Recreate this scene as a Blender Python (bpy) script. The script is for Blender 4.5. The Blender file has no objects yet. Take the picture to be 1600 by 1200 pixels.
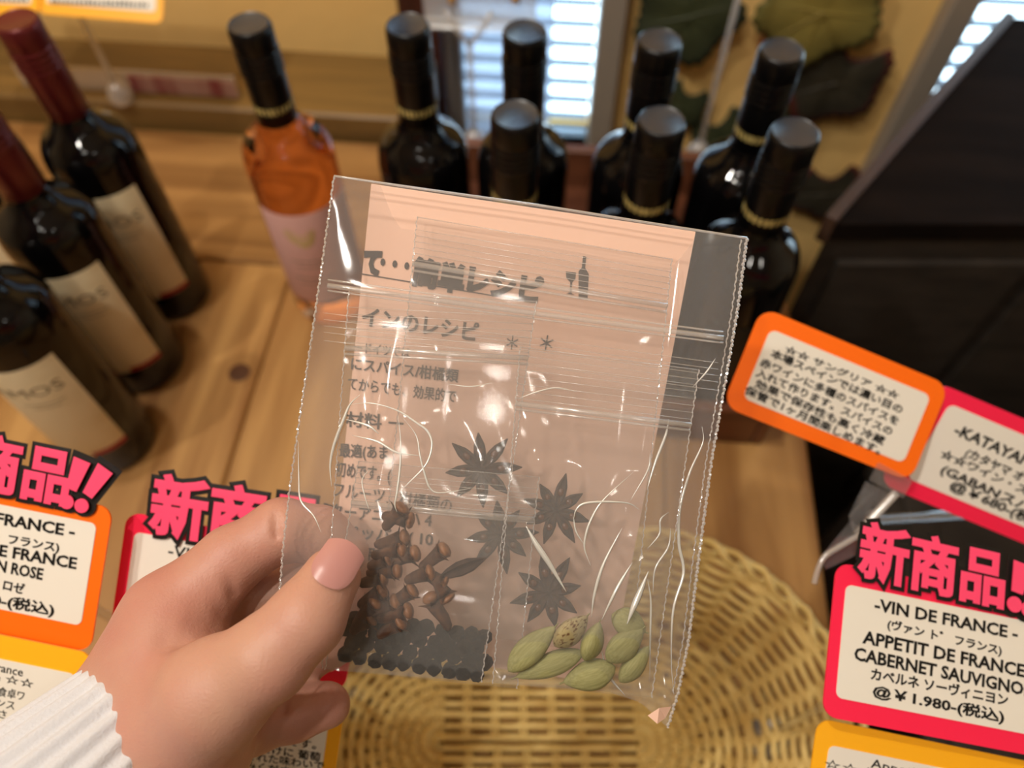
import bpy, bmesh, math, random
import numpy as np
from mathutils import Vector, Matrix
random.seed(7); rng = np.random.default_rng(7)
sc = bpy.context.scene
# ---------------------------------------------------------------- camera
TZ = 0.75                      # table top height
PITCH, YAW, FPX = math.radians(57.5), math.radians(5.2), 1202.0
CAM = np.array([0.0, 0.0, TZ + 0.615])
Fh = np.array([-math.sin(YAW), math.cos(YAW), 0.0]); Rv = np.array([math.cos(YAW), math.sin(YAW), 0.0])
Zv = np.array([0, 0, 1.0])
Fv = Fh * math.cos(PITCH) - Zv * math.sin(PITCH)
Uv = Fh * math.sin(PITCH) + Zv * math.cos(PITCH)
cd = bpy.data.cameras.new('camera'); cam = bpy.data.objects.new('camera', cd); sc.collection.objects.link(cam)
cam.matrix_world = Matrix(((Rv[0], Uv[0], -Fv[0], CAM[0]), (Rv[1], Uv[1], -Fv[1], CAM[1]), (Rv[2], Uv[2], -Fv[2], CAM[2]), (0, 0, 0, 1)))
cd.sensor_width = 36; cd.lens = 36 * FPX / 1600; cd.clip_start = 0.01; cd.clip_end = 50
cd.dof.use_dof = True; cd.dof.focus_distance = 0.262; cd.dof.aperture_fstop = 6.4
sc.camera = cam
# ---------------------------------------------------------------- world, lights, exposure
w = bpy.data.worlds.new('sky'); sc.world = w; w.use_nodes = True
bg = w.node_tree.nodes['Background']; bg.inputs[0].default_value = (0.62, 0.84, 1.0, 1); bg.inputs[1].default_value = 5.0
def lamp(name, right, fwd, z, power, size, col=(1.0, 0.93, 0.83), aim=None):
    l = bpy.data.lights.new(name, 'AREA'); l.shape = 'DISK'; l.size = size; l.energy = power; l.color = col
    o = bpy.data.objects.new(name, l); sc.collection.objects.link(o)
    p = Rv * right + Fh * fwd; o.location = (p[0], p[1], z)
    if aim is not None:
        q = Rv * aim[0] + Fh * aim[1]
        d = Vector((q[0] - p[0], q[1] - p[1], aim[2] - z)); o.rotation_euler = d.to_track_quat('-Z', 'Y').to_euler()
    return o
lamp('ceiling_lamp', -0.46, 0.36, 2.50, 8.0, 0.06, aim=(0, .3, TZ))
lamp('ceiling_lamp', -0.45, -0.35, 2.45, 7.0, 0.06, aim=(-.3, .9, 1.0))
lamp('ceiling_lamp', -0.28, -0.62, 2.50, 1.0, 0.06, aim=(0, .3, TZ))
lamp('ceiling_lamp', -0.05, -0.80, 2.50, .9, 0.06, aim=(-.2, .3, TZ))
lamp('ceiling_lamp', -0.85, -0.05, 2.50, 10.0, 0.06, aim=(-.45, .9, 1.15))
lamp('ceiling_lamp', 0.75, -0.90, 2.50, .6, 0.06, aim=(0, .3, TZ))
vs = sc.view_settings; vs.view_transform = 'Standard'; vs.look = 'None'; vs.gamma = 1; vs.use_curve_mapping = False; vs.exposure = 0.0
sc.cycles.transparent_max_bounces = 40; sc.cycles.max_bounces = 10; sc.cycles.use_denoising = True
sc.cycles.sample_clamp_indirect = 6.0
# ---------------------------------------------------------------- pixel rays to places
def atd(px, py, d): return CAM + d * (Fv + Rv * (px - 800) / FPX - Uv * (py - 600) / FPX)
def ray(px, py): return Fv + Rv * (px - 800) / FPX - Uv * (py - 600) / FPX
def hitY(px, py, Y): r = ray(px, py); return CAM + r * (Y / r[1])
def hitZ(px, py, Z): r = ray(px, py); return CAM + r * ((Z - CAM[2]) / r[2])
def RF(right, fwd, z): p = Rv * right + Fh * fwd; return np.array([p[0], p[1], z])
# ---------------------------------------------------------------- mesh helpers
WL = {}
def wloc(o): return WL.get(o.name, np.zeros(3))
def tag(o, label=None, cat=None, group=None, kind=None):
    if label: o['label'] = label
    if cat: o['category'] = cat
    if group: o['group'] = group
    if kind: o['kind'] = kind
    return o
def empty(name, loc, label=None, cat=None, group=None):
    o = bpy.data.objects.new(name, None); sc.collection.objects.link(o); o.location = loc; o.empty_display_size = .02
    WL[o.name] = np.array(loc, float); return tag(o, label, cat, group)
def meshdata(name, V, F, mat, smooth=False):
    me = bpy.data.meshes.new(name); me.from_pydata([tuple(map(float, v)) for v in V], [], [tuple(map(int, f)) for f in F]); me.update()
    if mat: me.materials.append(mat)
    if smooth: me.polygons.foreach_set('use_smooth', [True] * len(me.polygons))
    return me
def mk(name, V, F, mat, parent=None, smooth=False, label=None, cat=None, group=None, kind=None, local=False):
    V = np.array(V, float)
    if local: org = np.zeros(3)
    elif parent is not None: org = wloc(parent)
    else: org = np.array([V[:, 0].mean(), V[:, 1].mean(), V[:, 2].min()])
    me = meshdata(name, V - org, F, mat, smooth)
    o = bpy.data.objects.new(name, me); sc.collection.objects.link(o)
    if parent is not None: o.parent = parent; WL[o.name] = wloc(parent) if not local else np.zeros(3)
    else: o.location = org; WL[o.name] = org
    return tag(o, label, cat, group, kind)
class MB:
    def __init__(s): s.V = []; s.F = []
    def add(s, V, F):
        n = len(s.V); s.V += [tuple(v) for v in V]; s.F += [tuple(i + n for i in f) for f in F]; return s
def box(x0, x1, y0, y1, z0, z1, b=0.0):
    if b <= 0:
        V = [(x, y, z) for z in (z0, z1) for y in (y0, y1) for x in (x0, x1)]
        return V, [(0, 2, 3, 1), (4, 5, 7, 6), (0, 1, 5, 4), (2, 6, 7, 3), (0, 4, 6, 2), (1, 3, 7, 5)]
    V = []; L = [(z0, b), (z0 + b, 0), (z1 - b, 0), (z1, b)]
    for z, i in L:
        V += [(x0 + b, y0 + i, z), (x1 - b, y0 + i, z), (x1 - i, y0 + b, z), (x1 - i, y1 - b, z), (x1 - b, y1 - i, z), (x0 + b, y1 - i, z), (x0 + i, y1 - b, z), (x0 + i, y0 + b, z)]
    F = [tuple(reversed(range(8))), tuple(range(24, 32))]
    for k in range(3):
        for j in range(8): F.append((k * 8 + j, k * 8 + (j + 1) % 8, k * 8 + 8 + (j + 1) % 8, k * 8 + 8 + j))
    return V, F
def tube(P, r, n=6, closed=False, flat=None):
    P = np.array(P, float); N = len(P); r = np.broadcast_to(r, (N,))
    T = np.roll(P, -1, 0) - np.roll(P, 1, 0)
    if not closed: T[0] = P[1] - P[0]; T[-1] = P[-1] - P[-2]
    T /= np.linalg.norm(T, axis=1)[:, None] + 1e-12
    ref = np.array([0, 0, 1.0]) if abs(T[0][2]) < .9 else np.array([1.0, 0, 0])
    V = []; a = np.cross(T[0], ref); a /= np.linalg.norm(a)
    for i in range(N):
        a = a - T[i] * a.dot(T[i]); a /= np.linalg.norm(a); b = np.cross(T[i], a)
        for k in range(n):
            t = 2 * math.pi * k / n; V.append(P[i] + r[i] * (a * math.cos(t) + b * math.sin(t)))
    F = []
    for i in range(N if closed else N - 1):
        j = (i + 1) % N
        for k in range(n): F.append((i * n + k, i * n + (k + 1) % n, j * n + (k + 1) % n, j * n + k))
    if not closed: F += [tuple(reversed(range(n))), tuple(range((N - 1) * n, N * n))]
    return V, F
def lathe(prof, n=48, a0=0, a1=2 * math.pi, c=(0, 0, 0)):
    full = abs(a1 - a0 - 2 * math.pi) < 1e-6; m = n if full else n + 1; V = []
    for r, z in prof:
        for k in range(m):
            t = a0 + (a1 - a0) * k / n; V.append((c[0] + r * math.cos(t), c[1] + r * math.sin(t), c[2] + z))
    F = []
    for i in range(len(prof) - 1):
        for k in range(n): F.append((i * m + k, i * m + (k + 1) % m, (i + 1) * m + (k + 1) % m, (i + 1) * m + k))
    return V, F
def smoothcurve(P, n=8):
    P = np.array(P, float); out = []
    Q = np.vstack([2 * P[0] - P[1], P, 2 * P[-1] - P[-2]])
    for i in range(1, len(Q) - 2):
        for t in np.linspace(0, 1, n, endpoint=False):
            out.append(.5 * ((2 * Q[i]) + (-Q[i - 1] + Q[i + 1]) * t + (2 * Q[i - 1] - 5 * Q[i] + 4 * Q[i + 1] - Q[i + 2]) * t * t + (-Q[i - 1] + 3 * Q[i] - 3 * Q[i + 1] + Q[i + 2]) * t ** 3))
    out.append(P[-1]); return np.array(out)
# ---------------------------------------------------------------- materials
def srgb(r, g, b):
    f = lambda c: (c / 255 / 12.92) if c / 255 <= .04045 else ((c / 255 + .055) / 1.055) ** 2.4
    return (f(r), f(g), f(b), 1)
def mat(name, col, rough=.5, metal=0, spec=.5, trans=0, ior=1.45, coat=0, noise=None, bump=None, sss=0):
    m = bpy.data.materials.new(name); m.use_nodes = True; nt = m.node_tree; b = nt.nodes['Principled BSDF']
    b.inputs['Base Color'].default_value = col; b.inputs['Roughness'].default_value = rough; b.inputs['Metallic'].default_value = metal
    b.inputs['Specular IOR Level'].default_value = spec; b.inputs['Transmission Weight'].default_value = trans; b.inputs['IOR'].default_value = ior
    b.inputs['Coat Weight'].default_value = coat
    if sss: b.inputs['Subsurface Weight'].default_value = sss; b.inputs['Subsurface Radius'].default_value = (.008, .003, .0015); b.inputs['Subsurface Scale'].default_value = .6
    if noise or bump: tc = nt.nodes.new('ShaderNodeTexCoord')
    if noise:   # (scale xyz, col2, lo, hi)
        mp = nt.nodes.new('ShaderNodeMapping'); mp.inputs['Scale'].default_value = noise[0]; nt.links.new(tc.outputs['Object'], mp.inputs[0])
        n = nt.nodes.new('ShaderNodeTexNoise'); n.inputs['Scale'].default_value = 1; n.inputs['Detail'].default_value = 4; nt.links.new(mp.outputs[0], n.inputs[0])
        r = nt.nodes.new('ShaderNodeValToRGB'); r.color_ramp.elements[0].color = col; r.color_ramp.elements[1].color = noise[1]
        r.color_ramp.elements[0].position = noise[2]; r.color_ramp.elements[1].position = noise[3]
        nt.links.new(n.outputs[0], r.inputs[0]); nt.links.new(r.outputs[0], b.inputs['Base Color'])
    if bump:    # (scale, strength, distance)
        n2 = nt.nodes.new('ShaderNodeTexNoise'); n2.inputs['Scale'].default_value = bump[0]; n2.inputs['Detail'].default_value = 3; nt.links.new(tc.outputs['Object'], n2.inputs[0])
        bp = nt.nodes.new('ShaderNodeBump'); bp.inputs['Strength'].default_value = bump[1]; bp.inputs['Distance'].default_value = bump[2]
        nt.links.new(n2.outputs[0], bp.inputs['Height']); nt.links.new(bp.outputs[0], b.inputs['Normal'])
    return m
def film(name, haze, refl, rough, tint=(.97, .97, .97, 1), hazecol=(.9, .88, .86, 1), bump=None):
    m = bpy.data.materials.new(name); m.use_nodes = True; nt = m.node_tree; nt.nodes.clear(); N = nt.nodes.new; L = nt.links.new
    out = N('ShaderNodeOutputMaterial'); tr = N('ShaderNodeBsdfTransparent'); tr.inputs[0].default_value = tint
    df = N('ShaderNodeBsdfDiffuse'); df.inputs[0].default_value = hazecol; tl = N('ShaderNodeBsdfTranslucent'); tl.inputs[0].default_value = hazecol
    mh = N('ShaderNodeMixShader'); mh.inputs[0].default_value = .35; L(df.outputs[0], mh.inputs[1]); L(tl.outputs[0], mh.inputs[2])
    m1 = N('ShaderNodeMixShader'); m1.inputs[0].default_value = haze; L(tr.outputs[0], m1.inputs[1]); L(mh.outputs[0], m1.inputs[2])
    gl = N('ShaderNodeBsdfGlossy'); gl.inputs['Roughness'].default_value = rough
    lw = N('ShaderNodeLayerWeight'); lw.inputs['Blend'].default_value = .5
    pw = N('ShaderNodeMath'); pw.operation = 'POWER'; pw.inputs[1].default_value = 4; L(lw.outputs['Facing'], pw.inputs[0])
    ma = N('ShaderNodeMath'); ma.operation = 'MULTIPLY_ADD'; ma.inputs[1].default_value = .8; ma.inputs[2].default_value = refl; ma.use_clamp = True; L(pw.outputs[0], ma.inputs[0])
    m2 = N('ShaderNodeMixShader'); L(ma.outputs[0], m2.inputs[0]); L(m1.outputs[0], m2.inputs[1]); L(gl.outputs[0], m2.inputs[2]); L(m2.outputs[0], out.inputs[0])
    if bump:
        tc = N('ShaderNodeTexCoord'); n2 = N('ShaderNodeTexNoise'); n2.inputs['Scale'].default_value = bump[0]; L(tc.outputs['Object'], n2.inputs[0])
        bp = N('ShaderNodeBump'); bp.inputs['Strength'].default_value = bump[1]; bp.inputs['Distance'].default_value = bump[2]
        L(n2.outputs[0], bp.inputs['Height']); L(bp.outputs[0], gl.inputs['Normal']); L(bp.outputs[0], lw.inputs['Normal'])
    return m
def wood(name, c1, c2, axis, scale=1.0, knots=True):
    m = bpy.data.materials.new(name); m.use_nodes = True; nt = m.node_tree; N = nt.nodes.new; L = nt.links.new; b = nt.nodes['Principled BSDF']
    b.inputs['Roughness'].default_value = .42; tc = N('ShaderNodeTexCoord'); mp = N('ShaderNodeMapping')
    s = [28 * scale] * 3; s[axis] = 2.2 * scale; mp.inputs['Scale'].default_value = s; L(tc.outputs['Object'], mp.inputs[0])
    oi = N('ShaderNodeObjectInfo'); vm = N('ShaderNodeVectorMath'); vm.operation = 'ADD'; sc1 = N('ShaderNodeMath'); sc1.operation = 'MULTIPLY'; sc1.inputs[1].default_value = 40
    L(oi.outputs['Random'], sc1.inputs[0]); L(mp.outputs[0], vm.inputs[0]); L(sc1.outputs[0], vm.inputs[1])
    n = N('ShaderNodeTexNoise'); n.inputs['Scale'].default_value = 1; n.inputs['Detail'].default_value = 5; n.inputs['Distortion'].default_value = 1.2; L(vm.outputs[0], n.inputs[0])
    r = N('ShaderNodeValToRGB'); r.color_ramp.elements[0].color = c1; r.color_ramp.elements[1].color = c2; r.color_ramp.elements[0].position = .3; r.color_ramp.elements[1].position = .68
    L(n.outputs[0], r.inputs[0]); last = r.outputs[0]
    if knots:
        mp2 = N('ShaderNodeMapping'); k = [9.0] * 3; k[axis] = 4.5; mp2.inputs['Scale'].default_value = k; L(tc.outputs['Object'], mp2.inputs[0])
        v = N('ShaderNodeTexVoronoi'); v.inputs['Scale'].default_value = 1; L(mp2.outputs[0], v.inputs[0])
        r2 = N('ShaderNodeValToRGB'); r2.color_ramp.elements[0].position = .03; r2.color_ramp.elements[1].position = .10
        r2.color_ramp.elements[0].color = (.25, .12, .06, 1); r2.color_ramp.elements[1].color = (1, 1, 1, 1); L(v.outputs['Distance'], r2.inputs[0])
        mx = N('ShaderNodeMix'); mx.data_type = 'RGBA'; mx.blend_type = 'MULTIPLY'; mx.inputs['Factor'].default_value = 1; L(last, mx.inputs['A']); L(r2.outputs[0], mx.inputs['B']); last = mx.outputs['Result']
    L(last, b.inputs['Base Color']); bp = N('ShaderNodeBump'); bp.inputs['Strength'].default_value = .15; bp.inputs['Distance'].default_value = .002; L(n.outputs[0], bp.inputs['Height']); L(bp.outputs[0], b.inputs['Normal'])
    return m
M = {}
M['pine'] = wood('pine_wood', srgb(136, 92, 46), srgb(188, 144, 86), 1)
M['pineX'] = wood('pine_wood_crosswise', srgb(128, 88, 46), srgb(176, 132, 78), 0)
M['crate'] = wood('reddish_crate_wood', srgb(78, 42, 26), srgb(118, 70, 44), 0, knots=False)
M['darkwood'] = mat('near_black_wood', srgb(20, 15, 13), .85, spec=.04, noise=((6, 40, 6), srgb(32, 24, 20), .3, .7), bump=(60, .3, .002))
M['knot'] = mat('wood_knot', srgb(84, 50, 28), .5)
M['trimwood'] = mat('brown_edge_trim', srgb(70, 50, 38), .5)
M['darkbox'] = mat('dark_grey_wood', srgb(44, 38, 33), .6, noise=((14, 14, 60), srgb(62, 54, 47), .35, .7), bump=(60, .3, .002))
M['wall'] = mat('ochre_plaster', srgb(252, 212, 136), .8, noise=((3, 3, 3), srgb(242, 196, 118), .3, .75), bump=(40, .25, .003))
M['roomwall'] = mat('cream_plaster', srgb(215, 195, 160), .85, bump=(40, .25, .003))
M['ceil'] = mat('ceiling_paint', srgb(232, 222, 205), .85, bump=(30, .2, .003))
M['floor'] = wood('floor_boards', srgb(60, 40, 28), srgb(95, 65, 45), 1, knots=False)
M['frame'] = mat('grey_window_frame', srgb(150, 138, 124), .5, bump=(50, .1, .001))
M['post'] = wood('dark_red_post', srgb(48, 20, 14), srgb(70, 32, 22), 2, knots=False)
M['slat'] = mat('blue_white_slat', srgb(112, 132, 152), .4)
M['olive'] = wood('olive_brown_ledge', srgb(92, 70, 36), srgb(130, 100, 52), 0, knots=False)
M['acrylic'] = film('clear_acrylic', .07, .10, .05, hazecol=(.9, .9, .95, 1))
M['acrylic2'] = film('clear_acrylic_frosted', .35, .12, .15, hazecol=(.9, .88, .86, 1))
M['pane'] = film('frosted_pane', .5, .05, .2, tint=(.8, .86, .95, 1), hazecol=(.75, .8, .9, 1))
M['clearpane'] = film('window_glass', .01, .05, .02)
M['film'] = film('clear_bag_film', .09, .009, .06, hazecol=(.86, .84, .83, 1))  # film's milky haze, partly standing in for the ceiling's reflected veil
M['film2'] = film('small_bag_film', .04, .018, .05, hazecol=(.88, .86, .82, 1))
M['seam'] = film('bag_seam', .45, .22, .12, hazecol=(.92, .88, .85, 1))
M['ridge'] = film('bag_ridge', .28, .14, .18, hazecol=(.95, .90, .84, 1))
M['crease'] = film('bag_crease_glare', .95, .35, .25, hazecol=(1, .99, .93, 1))  # near-opaque white paints the glare lines along the film's folds
M['paper'] = mat('salmon_paper', srgb(246, 202, 178), .75, bump=(300, .1, .0005))
M['ink'] = mat('grey_black_ink', srgb(45, 42, 42), .6)
M['ink2'] = mat('black_marker_ink', srgb(18, 18, 18), .35)
M['white'] = mat('card_white', srgb(232, 226, 214), .45)
M['orange'] = mat('card_orange', srgb(255, 112, 14), .35)
M['pink'] = mat('card_pink', srgb(250, 38, 78), .35)
M['yellow'] = mat('card_yellow', srgb(255, 182, 30), .35)
M['poppink'] = mat('sticker_pink', srgb(255, 76, 118), .4)
M['popblack'] = mat('sticker_black', srgb(24, 22, 20), .4)
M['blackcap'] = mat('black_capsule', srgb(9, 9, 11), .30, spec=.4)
M['captop'] = mat('sky_tinted_capsule_top', srgb(34, 44, 58), .32, spec=1.0, bump=(400, .1, .0005))  # black cap top, blue-grey base colour paints in the window sky's reflection
M['redcap'] = mat('burgundy_capsule', srgb(98, 32, 34), .3, metal=.35, spec=.6)
M['gold'] = mat('gold_print', srgb(205, 185, 115), .45)
M['darkglass'] = mat('dark_wine_glass', srgb(9, 8, 9), .04, spec=.45)
M['rose'] = mat('rose_wine_glass', (0.88, .40, .17, 1), .03, trans=1, ior=1.36)
M['label'] = mat('cream_label', srgb(226, 212, 178), .6, noise=((14, 14, 14), srgb(196, 176, 128), .45, .75))
M['labelpink'] = mat('pink_label', srgb(214, 168, 160), .55)
M['greytext'] = mat('grey_print', srgb(120, 112, 96), .5)
M['redtext'] = mat('red_print', srgb(150, 30, 35), .5)
M['wicker'] = mat('straw_wicker', srgb(228, 204, 134), .55, noise=((60, 60, 60), srgb(200, 168, 98), .35, .75), bump=(500, .3, .001))
M['skin'] = mat('skin', srgb(190, 145, 124), .48, noise=((30, 30, 30), srgb(184, 126, 112), .35, .75), bump=(1000, .35, .0005), sss=.12)
M['nail'] = mat('fingernail', srgb(184, 132, 126), .3)
M['knit'] = mat('white_knit', srgb(206, 207, 213), .9, bump=(1100, .4, .0007))
M['clove'] = mat('clove_brown', srgb(74, 46, 32), .6, noise=((6, 9, 9), srgb(104, 68, 44), .4, .7), bump=(900, .5, .0006))
M['clovehead'] = mat('clove_bud', srgb(140, 96, 64), .5, noise=((8, 8, 8), srgb(104, 66, 42), .4, .7))
M['pepper'] = mat('peppercorn_black', srgb(38, 32, 34), .6, bump=(700, 1, .0012))
M['anise'] = mat('star_anise_brown', srgb(54, 40, 36), .55, noise=((6, 6, 6), srgb(80, 58, 48), .4, .7), bump=(600, .5, .0006))
M['seed'] = mat('anise_seed', srgb(90, 50, 25), .2)
M['carda'] = mat('cardamom_green', srgb(158, 154, 104), .6, noise=((3, 14, 14), srgb(138, 134, 84), .35, .7), bump=(400, .3, .0006))
M['carda2'] = mat('cardamom_mottled', srgb(168, 152, 108), .6, noise=((9, 9, 9), srgb(104, 72, 44), .5, .62), bump=(400, .3, .0006))
M['stem'] = mat('red_vine_stem', srgb(150, 58, 34), .5)
M['brass'] = mat('brass_screw', srgb(200, 150, 80), .3, metal=1)
M['greencloth'] = mat('dark_green_cloth', srgb(14, 34, 32), .9, bump=(90, .8, .01))
M['taggrey'] = mat('rail_label', srgb(178, 140, 128), .6, noise=((40, 5, 5), srgb(140, 70, 70), .45, .6))
M['metal'] = mat('grey_metal', srgb(120, 120, 125), .35, metal=.8)
def leafmat(name, c1, c2, edge):
    m = mat(name, c1, .55); nt = m.node_tree; N = nt.nodes.new; L = nt.links.new; b = nt.nodes['Principled BSDF']
    at = N('ShaderNodeAttribute'); at.attribute_name = 'rad'; r = N('ShaderNodeValToRGB'); e = r.color_ramp.elements
    e[0].color = c1; e[0].position = .2; e[1].color = edge; e[1].position = .98; k = e.new(.82); k.color = c2
    L(at.outputs['Fac'], r.inputs[0]); L(r.outputs[0], b.inputs['Base Color']); return m
M['leafA'] = leafmat('leaf_yellow_green', srgb(152, 134, 66), srgb(130, 118, 60), srgb(96, 92, 48))
M['leafB'] = leafmat('leaf_dark_red_edge', srgb(66, 60, 46), srgb(54, 50, 40), srgb(98, 34, 28))
M['leafC'] = leafmat('leaf_dark_green', srgb(66, 72, 46), srgb(54, 60, 40), srgb(44, 50, 36))
# ---------------------------------------------------------------- text
def textgeo(body, bold=0.0, shear=0.0):
    cu = bpy.data.curves.new('t', 'FONT'); cu.body = body; cu.size = 1; cu.resolution_u = 2; cu.bevel_depth = bold; cu.bevel_resolution = 0; cu.shear = shear
    o = bpy.data.objects.new('t', cu); sc.collection.objects.link(o); bpy.context.view_layer.update()
    dg = bpy.context.evaluated_depsgraph_get(); me = o.evaluated_get(dg).to_mesh()
    V = np.array([v.co for v in me.vertices]).reshape(-1, 3); F = [tuple(p.vertices) for p in me.polygons]
    o.evaluated_get(dg).to_mesh_clear(); bpy.data.objects.remove(o); bpy.data.curves.remove(cu)
    return V, F
class Frame:      # a flat card: three corner pixels, depth at the first two; the third solved square
    def __init__(s, TL, TR, BL, d0, d1):
        s.o = atd(*TL, d0); e = atd(*TR, d1) - s.o; r = ray(*BL); c = CAM - s.o
        t = -e.dot(c) / e.dot(r); f = CAM + r * t - s.o
        s.W = np.linalg.norm(e); s.H = np.linalg.norm(f); s.u = e / s.W; s.v = -f / s.H; s.n = np.cross(s.u, s.v)
    def P(s, x, y, z=0): return s.o + s.u * x + s.v * y + s.n * z       # y is up, so the card spans 0..-H
    def pix(s, px, py, z=0):
        r = ray(px, py); o = s.o + s.n * z; t = (o - CAM).dot(s.n) / r.dot(s.n); q = CAM + r * t - o; return np.array([q.dot(s.u), q.dot(s.v)])
    def map(s, V): V = np.array(V); return s.o + np.outer(V[:, 0], s.u) + np.outer(V[:, 1], s.v) + np.outer(V[:, 2], s.n)
def rrect(w, h, r, z0, z1, x0=0, y0=0, n=6):
    P = []
    for cx, cy, a in ((w - r, -r, 0), (r, -r, 90), (r, -h + r, 180), (w - r, -h + r, 270)):
        for k in range(n + 1):
            t = math.radians(a + 90 * k / n); P.append((x0 + cx + r * math.cos(t), y0 + cy + r * math.sin(t)))
    m = len(P); V = [(x, y, z0) for x, y in P] + [(x, y, z1) for x, y in P]
    return V, [tuple(reversed(range(m))), tuple(range(m, 2 * m))] + [(i, (i + 1) % m, m + (i + 1) % m, m + i) for i in range(m)]
def fit_text(fr, body, p0, p1, hpx, m, parent, bold=.02, z=.00135, zs=.05, name='lettering', shear=0.0, ref=None, label=None, up=None):
    V, F = textgeo(body, bold, shear); a = fr.pix(*p0, z); b = fr.pix(*p1, z); e = b - a; L = np.linalg.norm(e); e /= L
    if ref is None: x0, x1 = V[:, 0].min(), V[:, 0].max(); ymin, ymax = 0.0, max(.68, V[:, 1].max())
    else: x0, x1, ymin, ymax = ref
    sx = L / (x1 - x0); mid = ((p0[0] + p1[0]) / 2, (p0[1] + p1[1]) / 2)
    q0 = fr.pix(*mid, z); q1 = fr.pix(mid[0], mid[1] - hpx, z); sy = np.linalg.norm(q1 - q0) / (ymax - ymin)
    n = np.array([-e[1], e[0]]) if up is None else up
    X = (V[:, 0] - x0) * sx; Y = (V[:, 1] - ymin) * sy
    W = np.stack([a[0] + X * e[0] + Y * n[0], a[1] + X * e[1] + Y * n[1], z + V[:, 2] * zs * sx], 1)
    mk(name, fr.map(W), F, m, parent, label=label); return (x0, x1, ymin, ymax)
# ================================================================ THE ROOM
WY = 0.88; X0, X1, YB = -1.9, 1.7, -2.6; CZ = 2.6
mk('floor', *box(X0, X1, YB, WY + .1, -.05, 0), M['floor'], kind='structure')
mk('ceiling', *box(X0, X1, YB, WY + .1, CZ, CZ + .05), M['ceil'], kind='structure')
mk('wall_left', *box(X0 - .1, X0, YB, WY + .1, 0, CZ), M['roomwall'], kind='structure')
mk('wall_right', *box(X1, X1 + .1, YB, WY + .1, 0, CZ), M['roomwall'], kind='structure')
mk('wall_front', *box(X0 - .1, X1 + .1, YB - .1, YB, 0, CZ), M['roomwall'], kind='structure')
# back wall with two window openings
xa = hitY(706, 100, WY)[0]; xb = hitY(934, 100, WY)[0]; xc = hitY(1470, 85, WY)[0]; xd = 1.25
wz0 = 0.60; wz1 = 1.75
mb = MB()
for a, b in ((X0, xa), (xb, xc), (xd, X1)): mb.add(*box(a, b, WY, WY + .1, 0, CZ))
for a, b in ((xa, xb), (xc, xd)): mb.add(*box(a, b, WY, WY + .1, 0, wz0)); mb.add(*box(a, b, WY, WY + .1, wz1, CZ))
mk('wall_back', mb.V, mb.F, M['wall'], kind='structure')
def window(name, a, b, label):
    t = empty(name, (a, WY, wz0)); tag(t, kind='structure')
    f = MB(); s = .028
    f.add(*box(b - .004, b + s, WY - .025, WY + .08, wz0, wz1, .003)); f.add(*box(a - s, a + .004, WY - .025, WY + .08, wz0, wz1, .003))
    f.add(*box(a - s, b + s, WY - .03, WY + .08, wz0 - .03, wz0, .003)); f.add(*box(a - s, b + s, WY - .025, WY + .08, wz1, wz1 + .03, .003))
    mk('window_frame', f.V, f.F, M['frame'], t)
    z = wz0 + .01; me = None; k = 0; tilt = math.radians(-8)
    while z < wz1 - .01:
        w2 = .0115; dy, dz = w2 * math.cos(tilt), w2 * math.sin(tilt)
        yc = WY + .045
        V = [(a + .003, yc - dy, z - dz), (b - .006, yc - dy, z - dz), (b - .006, yc, z + .0022), (a + .003, yc, z + .0022), (b - .006, yc + dy, z + dz), (a + .003, yc + dy, z + dz)]
        V += [(x, y, zz - .0008) for x, y, zz in V]
        F = [(0, 1, 2, 3), (3, 2, 4, 5), (7, 6, 9, 8), (8, 9, 11, 10), (0, 6, 7, 1), (5, 4, 10, 11), (0, 3, 9, 6), (3, 5, 11, 9), (1, 7, 8, 2), (2, 8, 10, 4)]
        if me is None: o = mk('slat', V, F, M['slat'], t); me = o.data; zz0 = z
        else:
            o = bpy.data.objects.new('slat', me); sc.collection.objects.link(o); o.parent = t; o.location = (0, 0, z - zz0)
        z += .0285; k += 1
    return t
w1 = window('window_1', xa, xb, ''); w2 = window('window_2', xc, xd, '')
# frosted left leaf of window 1 and its pale upright
xm = hitY(862, 100, WY)[0]; xj = hitY(722, 100, WY)[0]
mk('pane', *box(xj, xm, WY + .006, WY + .010, wz0, wz1), M['pane'], w1, label='frosted pane in front of the left part of the blind')
mk('upright', *box(xa + .004, xj, WY - .01, WY + .02, wz0, wz1, .003), M['frame'], w1)
mk('trim_1', *box(xa - .052, xa - .004, WY - .045, WY + .0, .60, CZ, .003), M['post'], kind='structure', label='dark red-brown wooden post left of the window')
# ledge behind the table, with price rail
TY0, TY1, TXR, TXL = -.32, .712, .236, -1.05
lx1 = hitY(668, 160, .76)[0]
mk('ledge', *box(TXL, lx1, TY1 + .004, WY - .047, TZ - .02, TZ + .034, .003), M['olive'], label='olive-brown wooden ledge along the foot of the ochre wall', cat='ledge')
for lx, ly in ((TXL + .1, .75), (lx1 - .2, .75)): mk('ledge_leg', *box(lx, lx + .04, ly, ly + .04, 0, TZ - .02), M['olive'], bpy.data.objects['ledge'])
t = empty('price_rail', (-.45, .70, TZ + .034), 'clear price rail with a faded pinkish strip on the ledge behind the rosé bottle', 'rail')
a = hitZ(8, 165, TZ + .04)[0]; b = hitZ(358, 180, TZ + .04)[0]
mk('rail', *box(a, b + .0, .735, .739, TZ + .034, TZ + .062), M['acrylic2'], t)
mk('label_strip', *box(hitZ(185, 180, TZ + .04)[0], b, .732, .7345, TZ + .037, TZ + .058), M['taggrey'], t, label='faded pink and white paper strip')
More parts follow.
